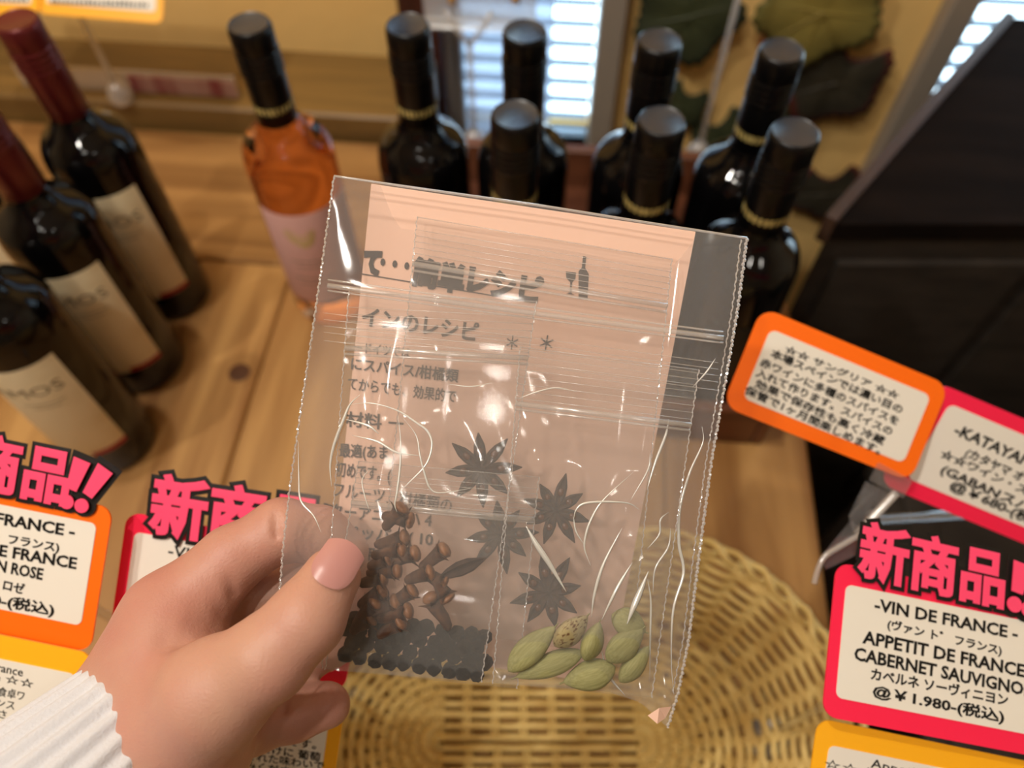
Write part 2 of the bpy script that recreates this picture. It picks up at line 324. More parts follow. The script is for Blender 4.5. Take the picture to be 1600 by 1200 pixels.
# ================================================================ TABLE
t = empty('display_table', (-.4, .2, 0), 'knotty pine display table under the bottles and the basket', 'table')
xs = np.linspace(TXL, TXR, 11)
for i in range(10): mk('plank', *box(xs[i] + .0006, xs[i + 1] - .0006, TY0, .516, TZ - .022, TZ, .002), M['pine'], t)
kp = hitZ(374, 582, TZ)
mk('knot', *lathe([(.0001, .0006), (.006, .0006), (.010, .0003), (.0115, -.001)], 20, c=(kp[0], kp[1], TZ)), M['knot'], t, label='dark brown knot in the wood')
for y0, y1 in ((.518, .712),): mk('plank', *box(TXL, TXR, y0, y1, TZ - .022, TZ, .002), M['pineX'], t, label='wide back plank with crosswise grain')
for lx in (TXL + .03, TXR - .09):
    for ly in (TY0 + .03, TY1 - .09): mk('leg', *box(lx, lx + .06, ly, ly + .06, 0, TZ - .022, .003), M['pine'], t)
mk('apron', *box(TXL + .03, TXR - .03, TY0 + .03, TY0 + .05, TZ - .1, TZ - .022), M['pine'], t)
# ---- crate round the black bottles
BL = [(637, 45), (820, 55), (1030, 70), (1220, 85), (805, 185), (1033, 195), (1241, 213)]
bpos = [hitZ(x, y, TZ + .30) for x, y in BL]
c0, c1, cy0, cy1 = -.158, .184, .345, .668; ch = .055
t = empty('wooden_crate', ((c0 + c1) / 2, (cy0 + cy1) / 2, TZ), 'low reddish-brown wooden crate holding the black-capped bottles', 'crate')
mk('side_board', *box(c0 - .012, c0, cy0, cy1, TZ + .0005, TZ + ch, .002), M['crate'], t)
mk('side_board', *box(c1, c1 + .010, cy0, cy1, TZ + .0005, TZ + ch, .002), M['crate'], t)
mk('end_board', *box(c0, c1, cy1 - .012, cy1, TZ + .0005, TZ + ch, .002), M['crate'], t)
mk('end_board', *box(c0, c1, cy0, cy0 + .010, TZ + .0005, TZ + ch, .002), M['crate'], t)
mk('bottom_board', *box(c0, c1, cy0 + .010, cy1 - .012, TZ + .0005, TZ + .003), M['crate'], t)
# ================================================================ BOTTLES
BODY = [(0, .001), (.030, 0), (.0355, .002), (.037, .006), (.0372, .10), (.037, .180), (.0368, .186), (.0360, .192), (.0342, .1980), (.0312, .2032), (.0272, .2072), (.0228, .2104), (.0192, .2140), (.0168, .2185), (.0154, .2240), (.0149, .229), (.0145, .236)]
def capprof(r=.0154):
    P = [(r - .0004, .222), (r, .2225), (r, .262)]
    for k in range(4): z = .2635 + k * .0048; P += [(r, z), (r + .0007, z + .0012), (r + .0007, z + .0022), (r - .0006, z + .0034)]
    P += [(r + .0002, .2835), (r + .0002, .2965), (r - .0005, .2990), (r - .0016, .30)]
    return P
def bottle(kind):
    o = empty('wine_bottle', (0, 0, 0)); fm = {'black': 'darkglass', 'red': 'darkglass', 'rose': 'rose'}[kind]; cm = 'redcap' if kind == 'red' else 'blackcap'
    mk('glass', *lathe(BODY), M[fm], o, smooth=True)
    cp = mk('capsule', *lathe(capprof()), M[cm], o, smooth=True)
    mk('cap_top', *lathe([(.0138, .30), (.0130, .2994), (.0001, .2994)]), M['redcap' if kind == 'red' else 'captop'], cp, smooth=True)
    if kind != 'red':      # gold ring of worn print near the foot of the capsule
        g = MB(); pass
        r_ = random.Random(3)
        for k in range(26):
            a0 = 2 * math.pi * k / 26; g.add(*lathe([(.0156, .2343), (.0157, .2345), (.0157, .2396 - r_.random() * .001), (.0156, .2402)], 1, a0 + r_.random() * .03, a0 + .11 + r_.random() * .05))
        mk('gold_band', g.V, g.F, M['gold'], cp)
    if kind == 'black':
        c = -math.pi / 2
        mk('label', *lathe([(.0374, .045), (.0375, .0455), (.0375, .150), (.0374, .1505)], 24, c - 1.0, c + 1.0), M['popblack'], o, smooth=True)
    if kind in ('red', 'rose'):
        c = -math.pi / 2 + (.0 if kind == 'red' else .45); hw = 1.13 if kind == 'red' else 1.25; lm = M['label' if kind == 'red' else 'labelpink']
        z1 = .166 if kind == 'red' else .152
        lb = mk('label', *lathe([(.0374, .038), (.0376, .0385), (.0376, z1 - .0005), (.0374, z1)], 32, c - hw, c + hw), lm, o, smooth=True)
        def cyl(V, a, z, s, sx=1.0):
            V = np.array(V); th = a + V[:, 0] * s * sx / .0376; r = .0378 + V[:, 2] * .002; return np.stack([r * np.cos(th), r * np.sin(th), z + V[:, 1] * s], 1)
        if kind == 'red':
            V, F = textgeo('AMOS', .004); V[:, 0] -= V[:, 0].mean(); mk('lettering', cyl(V, c + .38, .133, .0155, 1.25), F, M['greytext'], lb)
            g = MB()
            for k, (w_, zz) in enumerate(((.8, .1215), (.55, .117))): g.add(*lathe([(.0377, zz), (.0378, zz + .0003), (.0377, zz + .0008)], 6, c + .38 - w_ / 2, c + .38 + w_ / 2))
            mk('print_line', g.V, g.F, M['greytext'], lb)
            mk('red_band', *lathe([(.0377, .0385), (.0379, .039), (.0379, .0435), (.0377, .044)], 16, c + .35, c + hw), M['redtext'], lb, smooth=True)
        else:
            g = MB()    # gold bird-wing emblem
            A = smoothcurve([(-.014, .012, 0), (-.010, .002, 0), (-.002, -.004, 0), (.006, -.001, 0), (.012, .010, 0)], 6)
            for q, (dx, dz, rr) in enumerate(((0, 0, .0016), (.001, .004, .0013), (.002, -.004, .0012), (.001, .0075, .0010))):
                P = [(p[0] * (1 - .12 * q) + dx, p[1] * (1 - .15 * q) + dz, 0) for p in A]; g.add(*tube(P, [rr * (1 - abs(i / (len(P) - 1) - .5)) for i in range(len(P))], 5))
            V = np.array(g.V); th = c - .30 + V[:, 0] / .0376; r = .0378 + V[:, 2] * .1
            mk('emblem', np.stack([r * np.cos(th), r * np.sin(th), .122 + V[:, 1]], 1), g.F, M['gold'], lb)
            g = MB()
            for zz, w_ in ((.095, .9), (.088, .7), (.072, 1.0), (.065, .8)): g.add(*lathe([(.0377, zz), (.0378, zz + .0004), (.0377, zz + .0012)], 8, c - .3 - w_ / 2, c - .3 + w_ / 2))
            mk('print_line', g.V, g.F, M['greytext'], lb)
    return o
def kids(o): return [c for c in bpy.data.objects if c.parent == o]
def copy_tree(o, parent=None):
    c = o.copy(); sc.collection.objects.link(c); c.parent = parent
    for ch in kids(o): copy_tree(ch, c)
    return c
def place(o, p, z, rz, label, group, cat='bottle'):
    o.location = (p[0], p[1], z); o.rotation_euler = (0, 0, rz); tag(o, label, cat, group); return o
pb = bottle('black'); G = 'black-capped bottles in the crate'
LB = ['black-capped wine bottle in the back row, directly right of the rosé bottle',
      'black-capped wine bottle in the back row, standing against the window',
      'black-capped wine bottle in the back row, right of the window, second from the right',
      'black-capped wine bottle at the right end of the back row, in front of the leaves',
      'black-capped wine bottle in the front row, leftmost, capsule in front of the window one',
      'black-capped wine bottle in the middle of the front row, capsule just above the bag',
      'black-capped wine bottle at the right end of the front row, nearest the dark panel']
for i, p in enumerate(bpos):
    o = pb if i == 0 else copy_tree(pb); place(o, p, TZ + .0035, YAW * 0 + (i * .13 - .4), LB[i], G)
place(bottle('rose'), hitZ(388, 36, TZ + .30), TZ, .0, 'orange-pink rosé wine bottle with black capsule and pink label', None)
pr = bottle('red'); p1 = hitZ(24, 30, TZ + .30); base = RF(-.346, .5045, 0)
row = [((p1[0], p1[1]), 'burgundy-capped wine bottle with cream label, farthest of the left row'),
       ((p1[0] + .001, p1[1] - .085), 'burgundy-capped wine bottle with cream label, in the middle of the left row'),
       ((p1[0] + .002, p1[1] - .170), 'burgundy-capped wine bottle with cream label, nearest of the left row, behind the orange card'),
       ((p1[0] - .088, p1[1] - .02), 'dark wine bottle mostly outside the frame, left of the farthest burgundy-capped one')]
for i, (p, l) in enumerate(row):
    o = pr if i == 0 else copy_tree(pr); place(o, p, TZ, [0, .03, -.02, .1][i], l, 'burgundy-capped bottles on the left')
# ================================================================ DARK SIDE ON THE RIGHT
def slab(P, Q, th, z0, z1):
    P = np.array(P[:2]); Q = np.array(Q[:2]); d = (Q - P) / np.linalg.norm(Q - P); n = np.array([d[1], -d[0]]) * th
    C = [P, Q, Q + n, P + n]; V = [(c[0], c[1], z) for z in (z0, z1) for c in C]
    return V, [(3, 2, 1, 0), (4, 5, 6, 7), (0, 1, 5, 4), (1, 2, 6, 5), (2, 3, 7, 6), (3, 0, 4, 7)]
zt = CAM[2] - .50; A = RF(.287, .487, 0); Bd = RF(.541, .808, 0) - RF(.284, .510, 0); dd = Bd / np.linalg.norm(Bd); B2 = A + dd * ((WY - .034 - A[1]) / dd[1]); C2 = RF(1.15, .487, 0); D2 = np.array([C2[0], WY - .034, 0])
t = empty('corner_cabinet', (A[0], A[1], 0), 'near-black wooden corner cabinet with a slanting left side, in front of the right window', 'cabinet')
def prism(P, z0, z1):
    n = len(P); V = [(p[0], p[1], z) for z in (z0, z1) for p in P]; return V, [tuple(reversed(range(n))), tuple(range(n, 2 * n))] + [(i, (i + 1) % n, n + (i + 1) % n, n + i) for i in range(n)]
mk('body', *prism([A + Fh * .004, C2 + Fh * .004, D2, B2], 0, zt - .02), M['darkbox'], t)
mk('top_board', *prism([A, C2, D2, B2], zt - .02, zt), M['darkwood'], t)
nrm = np.array([-dd[1], dd[0], 0]) * .011
mk('edge_trim', *prism([A, B2 - dd * .0, B2 + nrm, A + nrm], zt - .026, zt + .004), M['trimwood'], t)
for k in range(4):
    a_ = A + Rv * (.02 + .2 * k); mk('front_panel', *prism([a_ - Fh * .004, a_ + Rv * .18 - Fh * .004, a_ + Rv * .18 + Fh * .0035, a_ + Fh * .0035], .3, zt - .05), M['darkbox'], t)
t = empty('dark_chest', (.62, .3, 0), 'dark grey-brown chest standing right of the table, below the cabinet', 'chest')
mk('body', *box(.36, 1.15, .0, .40, 0, .60, .004), M['darkbox'], t)
mk('lid', *box(.35, 1.16, -.01, .41, .602, .63, .004), M['darkbox'], t)
for k in range(3): mk('slat_strip', *box(.37 + .27 * k, .40 + .27 * k, .0, .40, .6305, .638, .002), M['darkbox'], t)
# green bundle on the chest
bm = bmesh.new(); bmesh.ops.create_icosphere(bm, subdivisions=4, radius=1)
V = []; 
for v in bm.verts:
    n = v.co; k = 1 + .10 * math.sin(9 * n.x + 3 * n.y) * math.cos(8 * n.y + 5 * n.z) + .05 * math.sin(23 * n.z + 17 * n.x)
    V.append((.56 + n.x * .13 * k, .20 + n.y * .12 * k, .638 + .05 + n.z * .05 * k - min(0, .0)))
F = [tuple(v.index for v in f.verts) for f in bm.faces]; bm.free(); V = np.array(V); V[:, 2] = np.maximum(V[:, 2], .639)
mk('cloth_bundle', V, F, M['greencloth'], smooth=True, label='dark green crumpled cloth at the right edge, above the pink price card', cat='cloth')
# ================================================================ VINE LEAVES ON THE WALL
def leaf(name, c, R, rot, m, label, seed, d=.02):
    r_ = random.Random(seed); n = 120; V = [(0, 0, 0)]; rad = [0.0]; rings = (.3, .6, .85, 1.0)
    def Rad(t):
        x = abs((t + math.pi) % (2 * math.pi) - math.pi)        # 0 = tip
        lob = .80 + .20 * max(math.cos(x * 2.5) ** 2 if x < 2.8 else 0, .0) * (1 - .12 * x)
        if x > 2.7: lob *= .55 + .45 * (math.pi - x) / .44 * .3
        return lob * (1 + .07 * abs(math.sin(t * 14)) )
    for f in rings:
        for k in range(n):
            t = 2 * math.pi * k / n; rr = Rad(t) * f * R; rip = .025 * R * math.sin(5 * t + seed) * f * f
            V.append((rr * math.sin(t + rot), -rip - .07 * R * (1 - f), -rr * math.cos(t + rot))); rad.append(f)
    F = [(0, 1 + (k + 1) % n, 1 + k) for k in range(n)]
    for q in range(3):
        for k in range(n): F.append((1 + q * n + k, 1 + q * n + (k + 1) % n, 1 + (q + 1) * n + (k + 1) % n, 1 + (q + 1) * n + k))
    p = hitY(*c, WY - d); V = np.array(V) + p; m_ = len(V)
    V2 = np.vstack([V, V + np.array([0, .0006, 0])]); F2 = F + [tuple(reversed([i + m_ for i in f])) for f in F]
    e0 = 1 + 3 * n; F2 += [(e0 + k, e0 + (k + 1) % n, m_ + e0 + (k + 1) % n, m_ + e0 + k) for k in range(n)]
    o = mk(name, V2, F2, m, label=label, cat='leaf', smooth=True, group='vine leaves on the wall')
    a = o.data.attributes.new('rad', 'FLOAT', 'POINT'); a.data.foreach_set('value', rad + rad)
    g = MB()
    for ang in (0, .75, -.75, 1.55, -1.55):
        L_ = Rad(ang) * R * .9; P = [p + np.array([s * L_ * math.sin(ang + rot), -.0012 - .07 * R * (1 - s), -s * L_ * math.cos(ang + rot)]) for s in (0, .35, .7, 1)]
        g.add(*tube(P, [.0009, .0007, .0005, .0002], 4))
    mk('vein', g.V, g.F, m, o); return o
leaf('vine_leaf', (1075, 22), .066, .3, M['leafC'], 'large green vine leaf at the top, left of the clear rod', 1, .03)
leaf('vine_leaf', (1285, 14), .074, -.1, M['leafA'], 'large yellow-green vine leaf at the top of the wall, right of the red stem', 2, .034)
leaf('vine_leaf', (1305, 125), .068, -.35, M['leafB'], 'dark vine leaf with a reddish toothed edge, right of the black caps', 3, .022)
leaf('vine_leaf', (1130, 215), .050, .5, M['leafC'], 'dark green vine leaf low behind the clear rod', 4, .014)
leaf('vine_leaf', (1062, 165), .040, -.4, M['leafC'], 'small dark vine leaf just left of the clear rod, beside a black cap', 5, .018)
leaf('vine_leaf', (1292, 300), .055, .2, M['leafB'], 'dark vine leaf lowest on the wall, right of the front bottles', 6, .016)
leaf('vine_leaf', (1235, 150), .045, .9, M['leafC'], 'small dark vine leaf close behind the right rear bottle', 8, .012)
g = MB(); vp = smoothcurve([hitY(1222, -60, WY - .028), hitY(1207, 0, WY - .02), hitY(1195, 50, WY - .014), hitY(1183, 100, WY - .01), hitY(1176, 200, WY - .008), hitY(1230, 300, WY - .008)], 8)
g.add(*tube(vp, .0028, 6)); g.add(*tube(smoothcurve([hitY(1195, 35, WY - .014), hitY(1225, 22, WY - .03), hitY(1262, 30, WY - .034)], 6), .0018, 5))
mk('vine', g.V, g.F, M['stem'], label='thin red vine stem running down the ochre wall between the leaves', cat='vine', smooth=True)
# ================================================================ CLEAR STANDS
def stand(p, z0, h, label, fork=False, group=None, lean=(0, 0)):
    t = empty('card_stand', (p[0], p[1], z0), label, 'card stand', group)
    mk('base', *lathe([(.0001, 0), (.010, 0), (.0135, .003), (.0140, .012), (.010, .022), (.005, .027), (.0001, .028)], 24, c=(p[0], p[1], z0)), M['acrylic2'], t, smooth=True)
    top = np.array([p[0] + lean[0], p[1] + lean[1], z0 + h]); b = np.array([p[0], p[1], z0 + .022])
    mk('rod', *tube([b, (b + top) / 2, top], .0034, 10), M['acrylic2'], t, smooth=True)
    if fork:
        g = MB()
        for s in (-1, 1): g.add(*tube([top, top + np.array([s * .012, 0, .016]), top + np.array([s * .024, 0, .036])], .0032, 8))
        mk('fork', g.V, g.F, M['acrylic2'], t, smooth=True)
    return t, top
# stand in the gap behind the bottles, with the forked top
pz = hitZ(742, 232, TZ + .002); stand(pz, TZ + .0005, .135, 'clear acrylic card stand with forked top in front of the window', True)
pz = hitZ(1088, 250, TZ + .002); stand(pz, TZ + .0005, .30, 'tall clear acrylic rod stand in front of the vine leaves')
pz = hitZ(190, 152, TZ + .040); stand(pz, TZ + .034, .115, 'clear acrylic rod stand on the ledge under the top-left yellow card')
# clear holder with brass screws over the forked stand
t = empty('acrylic_holder', hitY(740, 10, .80), 'clear acrylic holder with two brass screws in front of the window top', 'holder')
p0 = hitY(664, 26, .80); p1_ = hitY(838, 26, .80)
mk('plate', *box(p0[0], p1_[0], .796, .800, p0[2], p0[2] + .14, .001), M['acrylic2'], t)
mk('lip', *box(p0[0], p1_[0], .776, .796, p0[2], p0[2] + .004, .001), M['acrylic2'], t)
for px in (702, 803):
    q = hitY(px, 16, .775); V, F = lathe([(.0001, .004), (.004, .0035), (.0055, 0)], 14); V = [(q[0] + x, .7955 - z, q[2] + y) for x, y, z in V]
    mk('screw', V, F, M['brass'], t, smooth=True)
# ================================================================ BASKET
bc = RF(.02, .08, 0); bL = .072
def stad(r, s, n=None):      # point on a stadium loop; s in 0..1 by shared angle-like parameter
    # quarter split: straight parts take 30 %, arcs 70 %
    s = s % 1.0
    if s < .15: return (bL * (1 - s / .075), r) if True else None
    if s < .5: a = (s - .15) / .35 * math.pi; return (-bL - r * math.sin(a), r * math.cos(a))
    if s < .65: return (-bL + 2 * bL * (s - .5) / .15, -r)
    a = (s - .65) / .35 * math.pi; return (bL + r * math.sin(a), -r * math.cos(a))
def BP(x, y, z): return bc + Rv * x + Fh * y + np.array([0, 0, TZ + z])
prof = [(.0035 + .0076 * k, .007) for k in range(11)]
prof += [(.0835, .010), (.0875, .017), (.0905, .025)] + [(.0918 + .0020 * k, .0295 + .0044 * k) for k in range(14)]
t = empty('wicker_basket', (bc[0], bc[1], TZ), 'oval straw-coloured wicker basket with a looped rim under the bag', 'basket')
NS = 46
for k, (r, z) in enumerate(prof):
    P = []; n = NS * 5
    for i in range(n):
        s = i / n; x, y = stad(r, s); x1, y1 = stad(r + .002, s); dx, dy = (x1 - x) * 500, (y1 - y) * 500
        wv = math.sin(math.pi * NS * s + math.pi * k) * .0022
        if k < 11: P.append(BP(x, y, z + wv))
        else: P.append(BP(x + dx * wv, y + dy * wv, z))
    V, F = tube(P, .0029 if k < 11 else .0023, 6, closed=True); mk('weaver', V, F, M['wicker'], t, smooth=True)
prof2 = [(.002, .007)] + prof[::2] + [prof[-1], (.121, .093)]
for j in range(NS):
    s = (j + .0) / NS; g = MB()
    for e in (-.0016, .0016):
        P = []
        for r, z in prof2:
            x, y = stad(r, s); xa_, ya_ = stad(r, s + .002); tx, ty = xa_ - x, ya_ - y; l = math.hypot(tx, ty) + 1e-9
            P.append(BP(x + tx / l * e, y + ty / l * e, z))
        g.add(*tube(smoothcurve(P, 2), .0014, 5))
    mk('stake', g.V, g.F, M['wicker'], t, smooth=True)
for ph in (0, math.pi):
    P = []
    for i in range(420):
        s = i / 420; a = 2 * math.pi * 30 * s + ph; x, y = stad(.1245 + .0042 * math.sin(a), s); P.append(BP(x, y, .093 + .0035 * math.cos(a)))
    mk('rim_strand', *tube(P, .0024, 6, closed=True), M['wicker'], t, smooth=True)
P = [BP(*stad(.130, i / 260), .088) for i in range(260)]; mk('rim_hoop', *tube(P, .0026, 6, closed=True), M['wicker'], t, smooth=True)
P = [BP(*stad(.119, i / 260), .0885) for i in range(260)]; mk('rim_hoop', *tube(P, .0022, 6, closed=True), M['wicker'], t, smooth=True)
# ================================================================ PRICE CARDS
def card(TL, TR, BLc, d0, d1, m, mw, label, inner=None, th=.0009, rad=.006):
    fr = Frame(TL, TR, BLc, d0, d1)
    c = fr.P(fr.W / 2, -fr.H)
    o = mk('price_card', fr.map(rrect(fr.W, fr.H, rad, 0, th)[0]), rrect(fr.W, fr.H, rad, 0, th)[1], m, label=label, cat='price card')
    a, b, c_, d = mw; V, F = rrect(fr.W * (c_ - a), fr.H * (d - b), rad * .45, th, th + .0003, fr.W * a, -fr.H * b)
    mk('white_panel', fr.map(V), F, M['white'], o); return o, fr
def sticker(fr, o, p0, p1, h, ex0, ex1, exh, z=.0022, bold=.036):
    t = M['popblack']; upv = np.array([.05, 1.0])
    V, F = textgeo('新商品', 0); x0, x1 = V[:, 0].min(), V[:, 0].max(); y0, y1 = V[:, 1].min(), V[:, 1].max(); ref = (x0, x1, y0, y1)
    fit_text(fr, '新商品', p0, p1, h, t, o, bold=.105, z=z, zs=.06, name='sticker_backing', ref=ref)
    bk = [c for c in kids(o) if c.name.startswith('sticker_backing')][-1]
    fit_text(fr, '新商品', p0, p1, h, M['poppink'], bk, bold=bold, z=z + .0007, zs=.05, ref=ref)
    # two slanting exclamation marks
    for q, (a, b) in enumerate(((ex0, 0), (ex1, 1))):
        A = fr.pix(*a[0], z); B = fr.pix(*a[1], z); D = fr.pix(*a[2], z); r = a[3]
        e = (B - A) / np.linalg.norm(B - A); n = np.array([-e[1], e[0]]); L = .98 * np.linalg.norm(fr.pix(a[0][0] + r, a[0][1], z) - A)
        for grow, mm, zz, nm in ((.0021, t, z - .0006 - .0001 * q, 'sticker_backing'), (0, M['poppink'], z + .0012, 'exclamation_mark')):
            g = MB(); w0, w1 = L * 1.0 + grow, L * .62 + grow; A2 = A - e * grow; B2_ = B + e * grow
            pts = [A2 + n * w0, A2 - n * w0, B2_ - n * w1, B2_ + n * w1]
            V = [(p[0], p[1], zz) for p in pts] + [(p[0], p[1], zz + .0005) for p in pts]
            g.add(V, [(3, 2, 1, 0), (4, 5, 6, 7), (0, 1, 5, 4), (1, 2, 6, 5), (2, 3, 7, 6), (3, 0, 4, 7)])
            V, F = lathe([(.00001, .0005), (L * .8 + grow, .0005), (L * .8 + grow, 0)], 20, c=(D[0], D[1], zz)); g.add(V, F)
            mk(nm, fr.map(g.V), g.F, mm, bk if nm != 'sticker_backing' else o)
IN = M['ink2']
# right pink card
o, fr = card((1306, 878), (1668, 953), (1283, 1118), .318, .326, M['pink'], (.045, .135, .955, .87), 'pink-bordered price card for cabernet sauvignon at the lower right')
for s, a, b, h in (('-VIN DE FRANCE -', (1366, 953), (1590, 999), 19), ('(ヴァン ト゛ フランス)', (1386, 981), (1565, 1023), 15), ('APPETIT DE FRANCE', (1347, 1004), (1601, 1058), 20),
                   ('CABERNET SAUVIGNON', (1334, 1030), (1618, 1090), 20), ('カベルネ ソーヴィニヨン', (1360, 1060), (1575, 1102), 18), ('@￥1.980-(税込)', (1363, 1086), (1569, 1128), 19)):
    fit_text(fr, s, a, b, h, IN, o, bold=.032)
sticker(fr, o, (1342, 900), (1566, 950), 86, ((1594, 880), (1585, 926), (1581, 944), 14), ((1634, 894), (1610, 936), (1603, 952), 14), 0)
o, fr = card((1277, 1121), (1662, 1201), (1245, 1345), .314, .322, M['yellow'], (.055, .17, .95, .9), 'yellow-bordered card below the cabernet price card at the lower right corner')
fit_text(fr, 'Appetit de France', (1360, 1199), (1545, 1238), 14, IN, o, bold=.01); fit_text(fr, '☆☆☆', (1287, 1198), (1368, 1215), 14, IN, o, bold=.004)
# left orange card and yellow card below it
o, fr = card((-180, 722), (178, 793), (-211, 945), .322, .318, M['orange'], (.045, .125, .945, .83), 'orange-bordered rosé price card at the left edge')
for s, a, b, h in (('-VIN DE FRANCE -', (-116, 799), (116, 839), 18), ('(ヴァン ト゛ フランス)', (-100, 829), (92, 862), 15), ('APPETIT DE FRANCE', (-130, 846), (119, 889), 18),
                   ('SAUVIGNON ROSE', (-112, 870), (66, 906), 18), ('ロゼ', (4, 920), (37, 928), 16), ('@￥1.980-(税込)', (-118, 924), (84, 961), 18)):
    fit_text(fr, s, a, b, h, IN, o, bold=.032)
sticker(fr, o, (-128, 742), (101, 790), 84, ((132, 718), (115, 764), (108, 783), 14), ((168, 731), (140, 773), (131, 789), 14), 0)
o, fr = card((-213, 948), (148, 1021), (-245, 1165), .320, .316, M['yellow'], (.05, .16, .94, .92), 'yellow-bordered description card at the left edge, below the orange card')
for s, a, b, h in (('Vin de France', (-70, 1035), (35, 1057), 13), ('France ☆☆', (-58, 1052), (52, 1075), 13), ('食卓ワ', (-4, 1086), (37, 1094), 14), ('ンス', (-6, 1103), (22, 1109), 12), ('さ', (-4, 1120), (9, 1123), 12)):
    fit_text(fr, s, a, b, h, IN, o, bold=.008)
# centre pink card and yellow card below it, half behind the hand
o, fr = card((200, 799), (574, 868), (170, 1010), .332, .330, M['pink'], (.045, .13, .95, .87), 'pink-bordered price card half hidden behind the hand')
fit_text(fr, '-VIN DE FRANCE -', (262, 868), (495, 912), 18, IN, o, bold=.014)
sticker(fr, o, (234, 832), (492, 872), 92, ((524, 800), (510, 842), (504, 862), 14), ((562, 812), (536, 852), (528, 869), 14), 0)
o, fr = card((168, 1013), (542, 1082), (150, 1236), .331, .329, M['yellow'], (.05, .15, .945, .92), 'yellow-bordered description card at the bottom, below the wrist and the little finger')
for s, a, b, h in (('の辛口ワインです。', (330, 1148), (494, 1170), 13), ('フランスだけに 葡萄', (335, 1163), (500, 1189), 13), ('が凝縮された味わいで', (330, 1178), (506, 1203), 13), ('お楽しみください', (330, 1192), (470, 1214), 13)):
    fit_text(fr, s, a, b, h, IN, o, bold=.016)
# tilted orange and pink cards on the right
o, fr = card((1190, 480), (1482, 602), (1128, 634), .372, .380, M['orange'], (.075, .16, .93, .86), 'orange-bordered sangria description card tilted beside the right edge of the bag', rad=.008)
for s, a, b, h in (('☆☆ サングリア ☆☆', (1224, 548), (1404, 624), 12), ('本場スペインでは濃い目の', (1203, 556), (1408, 646), 13), ('赤ワインに多種のスパイスを', (1186, 570), (1402, 664), 13),
                   ('入れて作ります。スパイスの', (1180, 586), (1392, 680), 13), ('効果で保存性も高く冷蔵', (1178, 603), (1380, 695), 13), ('保管で1ヶ月間楽しめます。', (1162, 613), (1374, 710), 13)):
    fit_text(fr, s, a, b, h, IN, o, bold=.03)
o2, fr2 = card((1462, 596), (1830, 752), (1372, 754), .3795, .385, M['pink'], (.085, .125, .95, .86), 'pink-bordered spice price card tilted at the right edge, joined to the orange card', rad=.008)
for s, a, b, h in (('-KATAYAMA-', (1489, 677), (1633, 742), 16), ('(カタヤマ オ', (1506, 712), (1596, 752), 14), ('☆☆ワイン・スパイス', (1466, 712), (1660, 798), 14), ('(GABANスパイス', (1468, 738), (1655, 822), 15), ('@￥680-(税込)', (1482, 762), (1640, 832), 16)):
    fit_text(fr2, s, a, b, h, IN, o2, bold=.034)
V, F = rrect(.020, .010, .0008, .0014, .0016, 0, 0); V = np.array(V); q = fr.pix(1372, 722, .0014); cs, sn = math.cos(-.1), math.sin(-.1)
V = np.stack([q[0] + V[:, 0] * cs - V[:, 1] * sn, q[1] + V[:, 0] * sn + V[:, 1] * cs, V[:, 2]], 1)
mk('clear_tape', fr.map(V), F, M['acrylic'], label='piece of clear tape joining the orange and pink tilted cards', cat='tape')
# top-left yellow cards, far back
def faraway(TL, TR, BLc, d, label, t0, t1):
    o, fr = card(TL, TR, BLc, d, d, M['yellow'], (.06, .1, .94, .88), label, th=.0014, rad=.007)
    g = MB(); r_ = random.Random(int(d * 1e4) + int(TL[0]))
    a = fr.pix(*t0, .0018); b = fr.pix(*t1, .0018); n = 22
    for k in range(n):
        c = a + (b - a) * (k + .5) / n; hh = .0022 + r_.random() * .0012; ww = .0016
        g.add([(c[0] - ww, c[1], .0018), (c[0] + ww, c[1], .0018), (c[0] + ww, c[1] + hh, .0018), (c[0] - ww, c[1] + hh, .0018)], [(0, 1, 2, 3)])
        g.add([(c[0] - ww * .5, c[1] + hh, .0018), (c[0] + ww, c[1] + hh, .0018), (c[0] + ww * .4, c[1] + hh * 1.7, .0018), (c[0] - ww * .9, c[1] + hh * 1.5, .0018)], [(0, 1, 2, 3)])
    mk('lettering', fr.map(g.V), g.F, IN, o); return fr
faraway((68, -120), (262, -104), (62, 22), .74, 'yellow-bordered card at the top left, held on a clear rod', (78, 6), (232, 12))
faraway((-130, -128), (66, -118), (-134, 16), .74, 'yellow-bordered card cut off by the top left corner', (-120, -2), (44, 4))
# stands under the near cards
def cardstand(px, py, d, lab, back=.004, top=0):
    q = atd(px, py, d + back); 
    t = empty('card_stand', (q[0], q[1], TZ), lab, 'card stand', None)
    mk('rod', *tube([(q[0], q[1], TZ + .006), (q[0], q[1], (TZ + q[2]) / 2), (q[0], q[1], q[2])], .0026, 8), M['acrylic'], t, smooth=True)
    mk('base', *lathe([(.0001, 0), (.016, 0), (.016, .003), (.005, .006), (.0001, .007)], 20, c=(q[0], q[1], TZ)), M['acrylic2'], t, smooth=True)
cardstand(-40, 830, .328, 'clear rod stand behind the orange card at the left edge')
cardstand(380, 900, .340, 'clear rod stand behind the pink card that the hand hides')
cardstand(1460, 1010, .336, 'clear rod stand behind the pink cabernet card')
